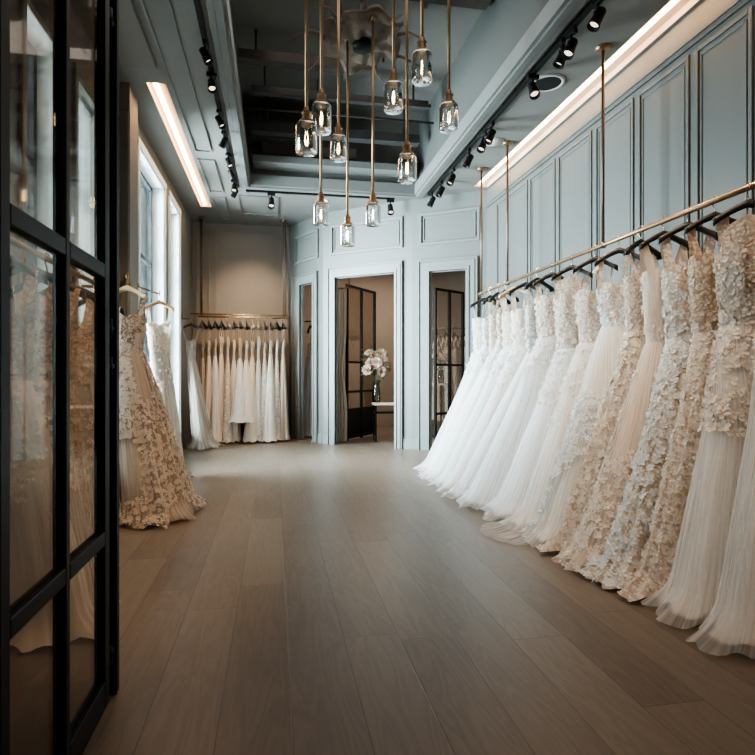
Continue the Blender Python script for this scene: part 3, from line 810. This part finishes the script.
# (y, label, hanger kind, hanger label, params)
W_, I_, P_ = 'satin_white', 'satin_ivory', 'satin_peach'
RIGHT = [
 (6.62, 'white tulle gown at the far end of the long right rail, thin straps', 'black', dict(bod='lace_white', skirt=W_, tulle='tulle_white', hl=.86, strap='thin')),
 (6.40, 'white tulle gown second from the far end of the right rail', 'black', dict(bod='lace_white', skirt=W_, tulle='tulle_white', hl=.86, strap='thin')),
 (6.17, 'white tulle gown third from the far end of the right rail', 'black', dict(bod='lace_ivory', skirt=W_, tulle='tulle_white', hl=.93, strap='wide')),
 (5.94, 'white gown with peach bodice, fourth from the far end of the right rail', 'black', dict(bod='lace_peach', skirt=W_, tulle='tulle_white', hl=.94, strap='wide', petal='petal_ivory', bflow=60)),
 (5.70, 'white tulle gown with wide straps, fifth from the far end of the right rail', 'gilt', dict(bod='lace_ivory', skirt=W_, tulle='tulle_white', hl=.95, strap='wide')),
 (5.45, 'peach tinted gown with white tulle skirt, sixth from far end of right rail', 'black', dict(bod='satin_peach', skirt=I_, tulle='tulle_white', hl=.96, strap='lace', petal='petal_white', bflow=80, nfl=120, zone=(0, .35))),
 (5.17, 'white tulle ball gown with lace bodice, seventh from far end of right rail', 'black', dict(bod='lace_white', skirt=W_, tulle='tulle_white', hl=.97, strap='lace', petal='petal_white', nfl=160, zone=(.9, 1))),
 (4.88, 'white ball gown with lace straps just behind the sweetheart gown, right rail', 'black', dict(bod='lace_ivory', skirt=W_, tulle='tulle_white', hl=.96, hy=.165, strap='lace', petal='petal_ivory', bflow=140, nfl=180, zone=(0, .3))),
 (4.52, 'big white tulle gown with lace sweetheart bodice in the middle of the right rail', 'black', dict(bod='lace_ivory', skirt=W_, tulle='tulle_white', hl=.86, hy=.19, strap='high', petal='petal_ivory', bflow=170, nfl=260, zone=(0, .38))),
 (4.16, 'slim ivory gown with one thin strap, right of the big sweetheart gown', 'black', dict(bod='lace_ivory', skirt=I_, tulle='tulle_ivory', hl=.82, hy=.17, strap='thin', petal='petal_ivory', nfl=200, zone=(0, .5))),
 (3.84, 'ivory off-shoulder lace gown with ruffled neckline on the right rail', 'black', dict(bod='lace_ivory', skirt=I_, tulle='tulle_ivory', hl=.84, hy=.16, strap='off', petal='petal_white', bflow=150, nfl=850, zone=(.35, 1), fsize=.026, sparse=.6)),
 (3.58, 'ivory lace gown covered in small flowers beside the ruffled off-shoulder gown', 'black', dict(bod='lace_ivory', skirt='lace_ivory', hl=.86, hy=.125, strap='lace', petal='petal_ivory', bflow=200, nfl=1500, zone=(0, 1), fsize=.023, pleat=.026)),
 (3.34, 'peach lace gown with deep V straps and floral hem on the right rail', 'black', dict(bod='satin_peach', skirt=P_, tulle='tulle_peach', hl=.86, hy=.115, strap='wide', petal='petal_ivory', bflow=60, nfl=900, zone=(.15, 1), fsize=.024, sparse=.7)),
 (3.12, 'cream gown thick with white petals, hem reaching nearest of the floral gowns', 'black', dict(bod='lace_ivory', skirt='lace_ivory', hl=.86, hy=.12, strap='wide', petal='petal_white', bflow=200, nfl=1900, zone=(0, 1), fsize=.024, pleat=.028)),
 (2.90, 'narrow ivory lace column gown left of the heavily flowered bodice gown', 'black', dict(bod='lace_peach', skirt='lace_ivory', hl=.80, hy=.10, strap='lace', petal='petal_ivory', bflow=120, nfl=1100, zone=(0, 1), fsize=.020)),
 (2.66, 'gown with heavily flowered high bodice over a sheer tulle skirt near frame edge', 'black', dict(bod='lace_ivory', skirt=I_, tulle='tulle_ivory', hl=.76, hy=.15, strap='high', petal='petal_ivory', bflow=520, nfl=520, zone=(0, .42), fsize=.026)),
 (2.38, 'plain pale tulle gown second from the right edge of the photo', 'black', dict(bod='lace_peach', skirt=I_, tulle='tulle_ivory', hl=.76, hy=.15, strap='wide', petal='petal_ivory', bflow=160, nfl=160, zone=(0, .25))),
 (2.08, 'full sheer tulle gown at the near end, cut by the right frame edge', 'black', dict(bod='lace_ivory', skirt=I_, tulle='tulle_ivory', hl=.68, hy=.145, strap='lace', petal='petal_ivory', bflow=100)),
]
HL = ['black hanger at the far end of the right rail', 'black hanger second from the far end of the right rail', 'black hanger third from the far end of the right rail',
      'black hanger under the white gown with peach bodice', 'gilt hanger, the only one on the right rail', 'black hanger of the peach tinted gown with white skirt',
      'black hanger seventh from the far end of the right rail', 'black hanger just behind the sweetheart gown hanger', 'wide black hanger above the big sweetheart gown mid rail',
      'black hanger of the slim ivory gown with one thin strap', 'black hanger under the ruffled off-shoulder gown', 'black hanger right of the ruffled off-shoulder gown',
      'black hanger under the deep V strapped peach gown', 'black hanger of the gown thick with white petals', 'black hanger of the narrow ivory lace column gown',
      'black hanger above the heavily flowered high bodice', 'black hanger second from the right photo edge', 'black hanger at the near end of the right rail']
rj = random.Random(11)
for i, (yy, lab, hk, kw) in enumerate(RIGHT):
    kw = dict(kw); kw.setdefault('hy', .12)
    kw['bust'] = 1.79+rj.uniform(-.03, .03); kw['waist'] = 1.42+rj.uniform(-.10, .07); kw['p'] = rj.uniform(1.02, 1.14)
    near = yy < 4.6
    kw.setdefault('flare', .075 if near else .06); kw.setdefault('voff', .05)
    if kw.get('tulle'): kw.setdefault('pleat', .0085)
    a = rj.choice((-1, -1, 1))*rj.uniform(.1, .65) if i != 8 else -.6
    kw.setdefault('petal', 'petal_white')
    if not kw.get('nfl'): kw['nfl'] = 110; kw['zone'] = (0, .22)
    kw.setdefault('bflow', 60)
    if kw['nfl'] > 700: kw['nfl'] = int(kw['nfl']*1.45); kw['fsize'] *= .80
    g = gown(lab, RX, yy, 0, GR, seed=i+1, hr=.16, twist=a, hyc=-.42, seg=120 if near else 84, rows=40 if near else 30, pleat=kw.pop('pleat', .018), npl=rj.choice((11, 13, 15)), **kw)
    hanger(hk, RX, yy, RZ, a, HL[i], GH)

# sheer train of the slim ivory gown lying on the floor
gsl = [o for o in bpy.data.objects if o.get('label', '').startswith('slim ivory gown')][0]
m = MB(); m.uv = []; vs = []
for i in range(13):
    for k in range(15):
        q, w_ = i/12, k/14
        vs.append((-.66-.50*q*(1-.25*(2*w_-1)**2), -.75+.55*w_+.05*math.sin(q*5), .012+.010*math.sin(9*w_+4*q)*(1-q)+.05*(1-q)**3)); m.uv.append((w_*.3, q))
m.add(vs, [(i*15+k, i*15+k+1, (i+1)*15+k+1, (i+1)*15+k) for i in range(12) for k in range(14)], True)
m.build('train', 'tulle_ivory', gsl)

# ---- back rack
BY, BZ = 9.56, 2.06
br = empty('garment_rail', 'brass rail with hanging rods before the back wall', 'rail', (-.52, BY, BZ))
m = MB(); m.tube([(-.72, 0, 0), (.72, 0, 0)], .016, 12); m.build('bar', 'pale_brass', br)
m = MB(); m.tube([(-.86, .18, .06), (.76, .18, .06)], .013, 12); m.build('rear_bar', 'pale_brass', br)
for sx in (-1, 1):
    for (yy, zz) in ((0, 0), (.18, .06)):
        xx = sx*(.66 if yy == 0 else .70)
        g = MB(); g.tube([(xx, yy, zz), (xx, yy, CEIL-BZ)], .012, 10); o = g.build('hanging_rod', 'bronze_rod', br)
        g = MB(); g.lathe([(.045, CEIL-BZ-.025), (.05, CEIL-BZ)], 16, (xx, yy, 0), (True, True)); g.build('ceiling_flange', 'bronze_rod', o)
    g = MB(); g.tube([(sx*.66, 0, 0), (sx*.70, .18, .06)], .011, 8); g.build('cross_arm', 'pale_brass', br)
cols = [('satin_tan', 'lace_champagne'), ('satin_peach', 'lace_peach'), ('satin_ivory', 'lace_peach'), ('satin_peach', 'lace_peach'), ('lace_ivory', 'lace_ivory'), ('satin_peach', 'satin_peach'),
        ('satin_white', 'lace_peach'), ('satin_ivory', 'satin_ivory'), ('satin_peach', 'lace_ivory'), ('satin_white', 'satin_white'), ('lace_white', 'lace_white'), ('satin_ivory', 'lace_ivory'), ('lace_white', 'lace_white'), ('satin_tan', 'satin_tan')]
words = ['tan', 'peach', 'ivory', 'pale peach', 'ivory lace', 'peach satin', 'white', 'ivory satin', 'light peach', 'white satin', 'white lace', 'soft ivory', 'white lace', 'tan satin']
pos14 = ['first from the left', 'second from the left', 'third from the left', 'fourth from the left', 'fifth from the left', 'sixth from the left', 'seventh from the left',
         'eighth from the left', 'sixth from the right', 'fifth from the right', 'fourth from the right', 'third from the right', 'second from the right', 'last on the right']
for i in range(14):
    xx = -1.17+i*.1
    hemz = .34 if i in (6, 7) else (.10 if i in (3, 9) else .02)
    wv = .085+.015*(i % 3) if i not in (6, 7) else .13
    gown('%s gown %s on the back wall rail%s' % (words[i], pos14[i], ', its hem cut short' if i in (6, 7) else ''), xx, BY, PI/2+rj.uniform(-.12, .12), 'gowns on the back wall rail',
         top=1.90, bust=1.68+rj.uniform(-.06, .05), waist=1.42+rj.uniform(-.08, .05), bw=.14, bd=.014, ww=.10, wd=.022, hl=(.30+rj.uniform(-.10, .08)) if i not in (6, 7) else .42, hr=.20, hy=wv, p=.95, seg=48, rows=18, pleat=.022, npl=7, flare=.03,
         bod=cols[i][1], skirt=cols[i][0], hem=hemz, strap='wide' if i % 3 else 'lace', seed=60+i, petal='petal_ivory' if i % 2 == 0 else None, nfl=80 if i % 2 == 0 else 0, fsize=.014, sq=3)
    hanger('black' if i not in (4, 8, 9) else 'steel', xx, BY, BZ, PI/2+rj.uniform(-.2, .2), '%s hanger %s on the back wall rail' % ('black' if i not in (4, 8, 9) else 'steel', pos14[i]), 'hangers on the back wall rail')

# ---- left rail behind the glass door
LX, LZ = -1.12, 1.68
lr = empty('garment_rail', 'low brass rail seen through the glass door on the left', 'rail', (LX, 3.15, LZ))
m = MB(); m.tube([(0, -.80, 0), (0, .82, 0)], .015, 12); m.build('bar', 'brass', lr)
for yy in (-.77, .79):
    g = MB(); g.tube([(0, yy, 0), (-.10, yy, .0), (XL-LX+.005, yy, 0)], .011, 8); o = g.build('bracket_arm', 'brass', lr)
    g = MB(); g.lathe([(.035, 0), (.035, .01)], 14, M=Matrix.Translation((XL-LX, yy, 0)) @ Matrix.Rotation(PI/2, 4, 'Y'), caps=(True, True)); g.build('wall_plate', 'brass', o)
lp = ['nearest to the camera', 'second nearest', 'third nearest', 'fourth nearest', 'fifth nearest', 'farthest back']
for i in range(6):
    yy = 2.55+i*.25
    bo, sk_ = [('lace_ivory', 'satin_ivory'), ('lace_peach', 'satin_ivory'), ('lace_ivory', 'lace_ivory'), ('lace_ivory', 'satin_white'), ('lace_white', 'satin_white'), ('lace_ivory', 'satin_ivory'), ('lace_peach', 'satin_peach')][i]
    gown('%s gown %s on the left rail behind glass door' % (['ivory', 'peach bodiced', 'ivory lace', 'white skirted', 'white', 'soft ivory', 'peach'][i], lp[i]), LX, yy, PI+rj.uniform(-.05, .05), 'gowns behind the glass door',
         top=1.52, bust=1.34, waist=1.08, bw=.15, hl=1.03-.262*yy, hr=.12, hy=.10, p=.85, seg=72, rows=24, bod=bo, skirt=sk_, tulle='tulle_ivory' if i % 2 else None,
         petal='petal_ivory', bflow=120, nfl=260, zone=(0, .5), fsize=.018, strap=('lace', 'wide')[i % 2], seed=120+i)
    hanger('black', LX, yy, LZ, PI, 'black hanger %s on the left rail behind glass door' % lp[i], 'hangers behind the glass door')

# ---- single gowns along the left wall
def wall_hook(label, base, tip):
    base, tip = Vector(base), Vector(tip)
    r = empty('wall_hook', label, 'hook', base); d = tip-base; n = d.normalized()
    m = MB(); m.tube([(0, 0, 0), d*.5, d], .009, 8); m.tube([d, d+n*.012+Vector((0, 0, .03))], .008, 8); m.build('arm', 'bronze_rod', r)
    q = n.to_track_quat('Z', 'Y').to_matrix().to_4x4()
    m = MB(); m.lathe([(.045, 0), (.045, .008), (.02, .014)], 16, M=q, caps=(True, True)); m.build('mounting_plate', 'bronze_rod', r)
    m = MB(); m.tube([Vector((0, 0, .0))+n*.015, Vector((0, 0, .10))+n*.02], .01, 8); m.build('upper_peg', 'bronze_rod', r)
    return r
GX, GY, GZ = -1.19, 4.88, 1.90
wall_hook('dark hook on the pilaster holding the champagne gown', (-1.31, 5.30, GZ), (GX, GY-.02, GZ))
hanger('small', GX, GY, GZ, 0, 'gilt hanger of the champagne floral gown', 'single hangers on the left wall')
gown('champagne floral lace gown with scalloped hem hanging beside the glass door', GX, GY, 0, None, top=1.74, bust=1.56, waist=1.30, bw=.135, ww=.11, hl=-.04, hr=.53, hy=.45, hyc=-.16, p=.95, seg=140, rows=44,
     bod='lace_champagne', skirt='satin_champagne', tulle='tulle_champagne', petal='petal_champagne', bflow=420, nfl=4200, zone=(0, 1), fsize=.0145, strap='lace', seed=200, pleat=.024, npl=11, sq=2.2, sparse=.90, voff=.035, flare=.045)
wall_hook('dark hook behind the pilaster holding the white gown', (-1.31, 5.60, 1.95), (-1.195, 6.20, 1.95))
hanger('small', -1.195, 6.19, 1.95, .15, 'gilt hanger of the white gown behind the champagne one', 'single hangers on the left wall')
gown('white tulle gown hanging half hidden behind the champagne floral gown', -1.195, 6.19, .15, None, top=1.79, bust=1.62, waist=1.33, bw=.11, ww=.09, hl=-.05, hr=.24, hy=.20, hyc=.05, p=.95, seg=72, rows=24,
     bod='lace_ivory', skirt='satin_ivory', tulle='tulle_grey', petal='petal_ivory', bflow=120, nfl=60, zone=(0, .3), strap='lace', seed=210, sq=2.2)
wall_hook('dark hook on the left wall in the far corner', (XL, 8.75, 1.94), (-1.24, 8.75, 1.94))
hanger('small_black', -1.235, 8.75, 1.94, .15, 'black hanger of the grey tulle gown in the corner', 'single hangers on the left wall')
gown('soft grey tulle gown in the far left corner beside the last window', -1.235, 8.75, 0, None, top=1.78, bust=1.60, waist=1.34, bw=.075, ww=.06, hl=-.05, hr=.31, hy=.26, p=1.05, flare=.07, voff=.035, seg=72, rows=24,
     bod='tulle_grey', skirt='satin_tan', tulle='tulle_grey', strap='thin', seed=220, sq=2.2, hyc=.03)

# ---- fitting room contents
fx, fy = .66, 10.1
fr_ = empty('garment_rail', 'short dark rail inside the far left doorway', 'rail', (fx, fy, 2.06))
m = MB(); m.tube([(-.36, 0, 0), (.36, 0, 0)], .014, 10); m.build('bar', 'bronze_rod', fr_)
for sx in (-.33, .33):
    g = MB(); g.tube([(sx, 0, 0), (sx, 0, 3.35-2.06)], .010, 8); g.build('hanging_rod', 'bronze_rod', fr_)
hanger('black', .62, fy, 2.06, PI/2+.3, 'black hanger inside the far left doorway', 'hangers inside the fitting room')
gown('white tulle gown hanging inside the narrow far left doorway', .62, fy, PI/2, 'gowns inside the fitting room', top=1.90, bust=1.70, waist=1.42, bw=.15, bd=.06, hl=.16, hr=.34, hy=.16, seg=64, rows=20, bod='lace_ivory', skirt='satin_white', tulle='tulle_white', strap='thin', seed=300, sq=2.2)

def grid_screen(A, B, H, label, cols=2, zs=(.03, .50, .80, 1.30), solid=True):
    M, L = seg_matrix(A, B)
    r = empty('glass_screen', label, 'screen', (A[0], A[1], 0), math.atan2(B[1]-A[1], B[0]-A[0]), 'black gridded screens in the fitting room')
    m = MB(); k = .035
    for c in range(cols+1):
        xx = (L-k)*c/cols; m.box((xx, -.02, 0), (xx+k, .02, H))
    for z in list(zs)+[H-k]:
        for c in range(cols): m.box(((L-k)*c/cols+k, -.018, z), ((L-k)*(c+1)/cols, .018, z+k))
    m.build('frame', 'black_metal', r)
    zz = list(zs)+[H-k]
    for c in range(cols):
        for a, b in zip(zz, zz[1:]):
            g = MB(); g.box(((L-k)*c/cols+k, -.003, a+k), ((L-k)*(c+1)/cols, .003, b)); g.build('pane', 'black_metal' if (solid and a < .1) else 'door_glass', r)
    return r
def at(px, Z):
    dx, dy = ray(px); return (dx*Z, dy*Z)
grid_screen(at(346.5, 9.35), at(375, 10.25), 2.62, 'black gridded glass screen standing inside the middle doorway')
grid_screen(at(434.5, 9.1), at(463.5, 9.6), 2.52, 'black gridded glass screen standing inside the right doorway', zs=(.03, .45, 1.25), solid=False)

# console table, vase, bouquet
tx, ty = at(386, 9.36)
t = empty('console_table', 'pale topped console table inside the middle doorway', 'table', (tx, ty, 0))
m = MB(); m.box((-.22, -.13, .60), (.30, .13, .64)); m.build('table_top', 'table_top', t, .006)
m = MB(); m.box((-.20, -.11, .46), (.28, .11, .49)); m.build('shelf', 'black_metal', t)
for sx in (-.20, .26):
    for sy in (-.11, .09):
        g = MB(); g.box((sx, sy, 0), (sx+.022, sy+.022, .60)); g.build('leg', 'black_metal', t)
vx, vy = at(376.5, 9.32)
v = empty('glass_vase', 'tall clear glass vase with flower stems on the console table', 'vase', (vx, vy, .64))
m = MB(); m.lathe([(.001, .004), (.06, .004), (.075, .03), (.07, .16), (.05, .28), (.06, .34), (.075, .37)], 24); m.build('body', 'vase_glass', v)
def bouquet(loc, label, R0, nfl, seed, gname='bouquet'):
    b = empty(gname, label, 'flowers', loc)
    R = random.Random(seed); st = MB(); lf = MB()
    pts = []
    while len(pts) < nfl:
        p = Vector((R.gauss(0, .55), R.gauss(0, .55), R.gauss(.25, .5)))
        if p.length > 1 or p.z < -.5: continue
        if all((p-q).length > .33 for q in pts): pts.append(p)
        elif R.random() < .01: pts.append(p)
    for p in pts:
        st = MB(); c = p*R0; top = c; st.tube([(c.x*.1, c.y*.1, -R0*2.0), (c.x*.35, c.y*.35, -R0*.8), tuple(top)], .004, 6); st.build('stem', 'leaf_green', b)
    for k in range(70):
        d = Vector((R.gauss(0, 1), R.gauss(0, 1), R.gauss(-.1, .8))).normalized()*R0*R.uniform(.5, 1.15)
        a = Vector((R.gauss(0, 1), R.gauss(0, 1), R.gauss(0, 1))).normalized(); n = d.normalized(); s = a.cross(n).normalized(); l = R0*R.uniform(.2, .4)
        lf.add([d, d+n*l*.5+s*l*.22, d+n*l, d+n*l*.5-s*l*.22], [(0, 1, 2), (0, 2, 3)])
    o = lf.build('foliage', 'leaf_green', b); o['kind'] = 'stuff'
    for p in pts:   # each rose: rings of cupped petals
        m = MB(); m.uv = None; c = p*R0; s = R0*R.uniform(.28, .40); ax = (p+Vector((0, -.4, .35))).normalized(); q = ax.to_track_quat('Z', 'Y').to_matrix()
        for ring, (rad, h, cnt) in enumerate(((.25, .65, 3), (.55, .5, 5), (.95, .2, 6))):
            for k in range(cnt):
                t0 = 2*PI*k/cnt+ring*.5; w = PI/cnt*1.25
                vs = [(0, 0, -.2)]+[(rad*math.cos(t0+w*f), rad*math.sin(t0+w*f), h+z_) for f, z_ in ((-1, -.12), (-.4, .08), (.4, .08), (1, -.12))]
                m.add([c+q @ (Vector(vv)*s) for vv in vs], [(0, 1, 2), (0, 2, 3), (0, 3, 4)], True)
        m.build('rose', 'rose_cream', b)
    return b
bouquet((vx, vy, 1.27), 'round bouquet of cream roses in the vase, middle doorway', .24, 18, 5)
# second bouquet and vase seen in the right doorway
vx2, vy2 = at(441, 9.95)
t2 = empty('side_table', 'small dark side table inside the right doorway', 'table', (vx2, vy2, 0))
m = MB(); m.lathe([(.2, .92), (.2, .95)], 24, caps=(True, True)); m.build('table_top', 'table_top', t2)
m = MB(); m.tube([(0, 0, .02), (0, 0, .92)], .02, 10); m.build('column', 'black_metal', t2)
m = MB(); m.lathe([(.16, 0), (.16, .02)], 24, caps=(True, True)); m.build('foot', 'black_metal', t2)
v2 = empty('glass_vase', 'small glass vase on the side table, right doorway', 'vase', (vx2, vy2, .95))
m = MB(); m.lathe([(.001, .004), (.05, .004), (.055, .1), (.045, .2), (.055, .24)], 20); m.build('body', 'vase_glass', v2)
bouquet((vx2, vy2, 1.38), 'small bouquet of cream roses inside the right doorway', .17, 9, 9)
# clothes rail with short garments inside the right doorway
qx, qy = at(452, 10.6)
r2 = empty('garment_rail', 'dark rail with pale dresses inside the right doorway', 'rail', (qx, qy, 1.98))
m = MB(); m.tube([(-.45, 0, 0), (.6, 0, 0)], .014, 10); m.build('bar', 'bronze_rod', r2)
for sx in (-.42, .57):
    g = MB(); g.tube([(sx, 0, 0), (sx, 0, 3.35-1.98)], .010, 8); g.build('hanging_rod', 'bronze_rod', r2)
for i in range(5):
    hanger('black', qx-.3+i*.17, qy, 1.98, PI/2, 'black hanger inside the right doorway, %s from left' % ['first', 'second', 'third', 'fourth', 'fifth'][i], 'hangers inside the fitting room')
    gown('pale dress %s from the left on the rail inside right doorway' % ['first', 'second', 'third', 'fourth', 'fifth'][i], qx-.3+i*.17, qy, PI/2, 'gowns inside the fitting room', top=1.82, bust=1.62, waist=1.35, bw=.14, bd=.06, wd=.05,
         hl=.25, hr=.25, hy=.075, hem=.25, seg=48, rows=16, bod=['lace_peach', 'lace_ivory', 'satin_tan', 'lace_ivory', 'satin_peach'][i], skirt=['satin_peach', 'satin_ivory', 'satin_tan', 'satin_ivory', 'satin_peach'][i], strap='wide', seed=320+i, pleat=.012, npl=9)
# curtain at the left jamb of the middle doorway
cx_, cy_ = at(339.5, 9.25)
c = empty('curtain', 'pale gathered curtain at the left jamb of the middle doorway', 'curtain', (cx_, cy_, 0), -.62)
m = MB(); m.uv = []; vs = []
for i in range(15):
    for k in range(41):
        q = k/40; z = 2.5*(1-i/14)+.02; g = 1-.45*math.exp(-((z-1.2)/.35)**2)
        vs.append(((q-.5)*.26*g-.05*(1-g), .035*math.sin(q*32)+.01*math.sin(q*13+z*2), z)); m.uv.append((q, i/14))
m.add(vs, [(i*41+k, i*41+k+1, (i+1)*41+k+1, (i+1)*41+k) for i in range(14) for k in range(40)], True)
m.build('drape', 'curtain_cloth', c)
m = MB(); m.tube([(-.2, 0, 2.53), (.2, 0, 2.53)], .012, 8); m.tube([(-.18, 0, 2.53), (-.18, 0, 3.35)], .008, 8); m.tube([(.18, 0, 2.53), (.18, 0, 3.35)], .008, 8); m.build('rod', 'bronze_rod', c)
# blind added in the second window to dim the daylight lamp to bluish grey
bl = empty('dimming_blind', 'pale blue blind added to dim the second window behind the glass door', 'blind', (XL-.05, 4.525, 3.17))
m = MB(); m.uv = []; vs = []
for i in range(9):
    for k in range(9):
        vs.append((.004*math.sin(i), (k/8-.5)*.48, -2.55*i/8)); m.uv.append((k/8, i/8))
m.add(vs, [(i*9+k, i*9+k+1, (i+1)*9+k+1, (i+1)*9+k) for i in range(8) for k in range(8)], True); m.build('cloth', 'blind_cloth', bl)
m = MB(); m.tube([(0, -.25, .0), (0, .25, .0)], .014, 10); m.build('roller', 'steel', bl)

# ------------------------------------------------------------------ light
w = bpy.data.worlds.new('world'); sc.world = w; w.use_nodes = True
bg = w.node_tree.nodes.get('Background') or w.node_tree.nodes.new('ShaderNodeBackground')
tcw = w.node_tree.nodes.new('ShaderNodeTexCoord'); gr = w.node_tree.nodes.new('ShaderNodeSeparateXYZ')
w.node_tree.links.new(tcw.outputs['Generated'], gr.inputs[0])
rp = ramp(w.node_tree, gr.outputs[2], [(.42, (.35, .45, .5)), (.52, (.62, .80, .88)), (1.0, (.75, .90, 1.0))])
w.node_tree.links.new(rp.outputs[0], bg.inputs[0]); bg.inputs[1].default_value = 1.6

def area(name, loc, rot, sx, sy, power, col, spread=PI):
    l = bpy.data.lights.new(name, 'AREA'); l.shape = 'RECTANGLE'; l.size = sx; l.size_y = sy; l.energy = power; l.color = col; l.spread = spread
    o = bpy.data.objects.new(name, l); COL.objects.link(o); o.location = loc; o.rotation_euler = rot; return o
def spotl(name, loc, tgt, power, col, ang, blend=.8, rad=.04):
    l = bpy.data.lights.new(name, 'SPOT'); l.energy = power; l.color = col; l.spot_size = math.radians(ang); l.spot_blend = blend; l.shadow_soft_size = rad
    o = bpy.data.objects.new(name, l); COL.objects.link(o); o.location = loc
    o.rotation_euler = (Vector(tgt)-Vector(loc)).to_track_quat('-Z', 'Y').to_euler(); return o
COOL = (.89, .965, 1.0); WARM = (1.0, .72, .46)
for (a, b, z0, z1), p in zip(WINS, (90, 60, 1120, 640)):
    area('daylight', (XL-WT-.25, (a+b)/2, (z0+z1)/2+.2), (0, -PI/2+.12, 0), z1-z0, b-a, p, COOL)
# rotate so that -Z points to +X
spotl('accent', (-.25, 8.25, 3.55), (-.45, 9.95, 1.95), 170, WARM, 60, .95)
spotl('accent', (-.5, 8.5, 3.5), (-.5, 9.5, 1.0), 110, WARM, 62, .9)
for (y0, ty_, p) in ((6.3, 6.2, 25), (5.2, 5.2, 50), (4.3, 4.3, 80), (3.4, 3.4, 80), (2.6, 2.7, 60)):
    spotl('accent', (1.98, y0, 3.5), (2.5, ty_, 1.5), p, (1.0, .76, .54), 62)
spotl('accent', (-.40, 4.1, 3.5), (-1.1, 4.8, 1.0), 110, WARM, 60)
area('fitting_glow', (2.0, 10.2, 3.3), (0, 0, 0), 1.4, .8, 45, (1.0, .82, .66))
spotl('accent', (-.36, 2.3, 3.5), (-1.05, 3.15, .9), 130, WARM, 55)  # extra lamp without a fixture, added to brighten the gowns behind the glass door
area('front_fill', (.8, YF+.1, 2.0), (PI/2, 0, 0), 2.5, 2.0, 13, (1.0, .93, .86))  # added fill lamp behind the camera, no fixture there
area('coffer_fill', (.82, 4.2, 4.6), (0, 0, 0), 1.8, 5.0, 26, (1.0, .93, .86))  # added fill lamp up in the coffer, stands in for general room light

sc.view_settings.view_transform = 'AgX'
sc.view_settings.look = 'AgX - Medium High Contrast'
sc.view_settings.exposure = 0.40
sc.cycles.transparent_max_bounces = 24
sc.cycles.max_bounces = 8
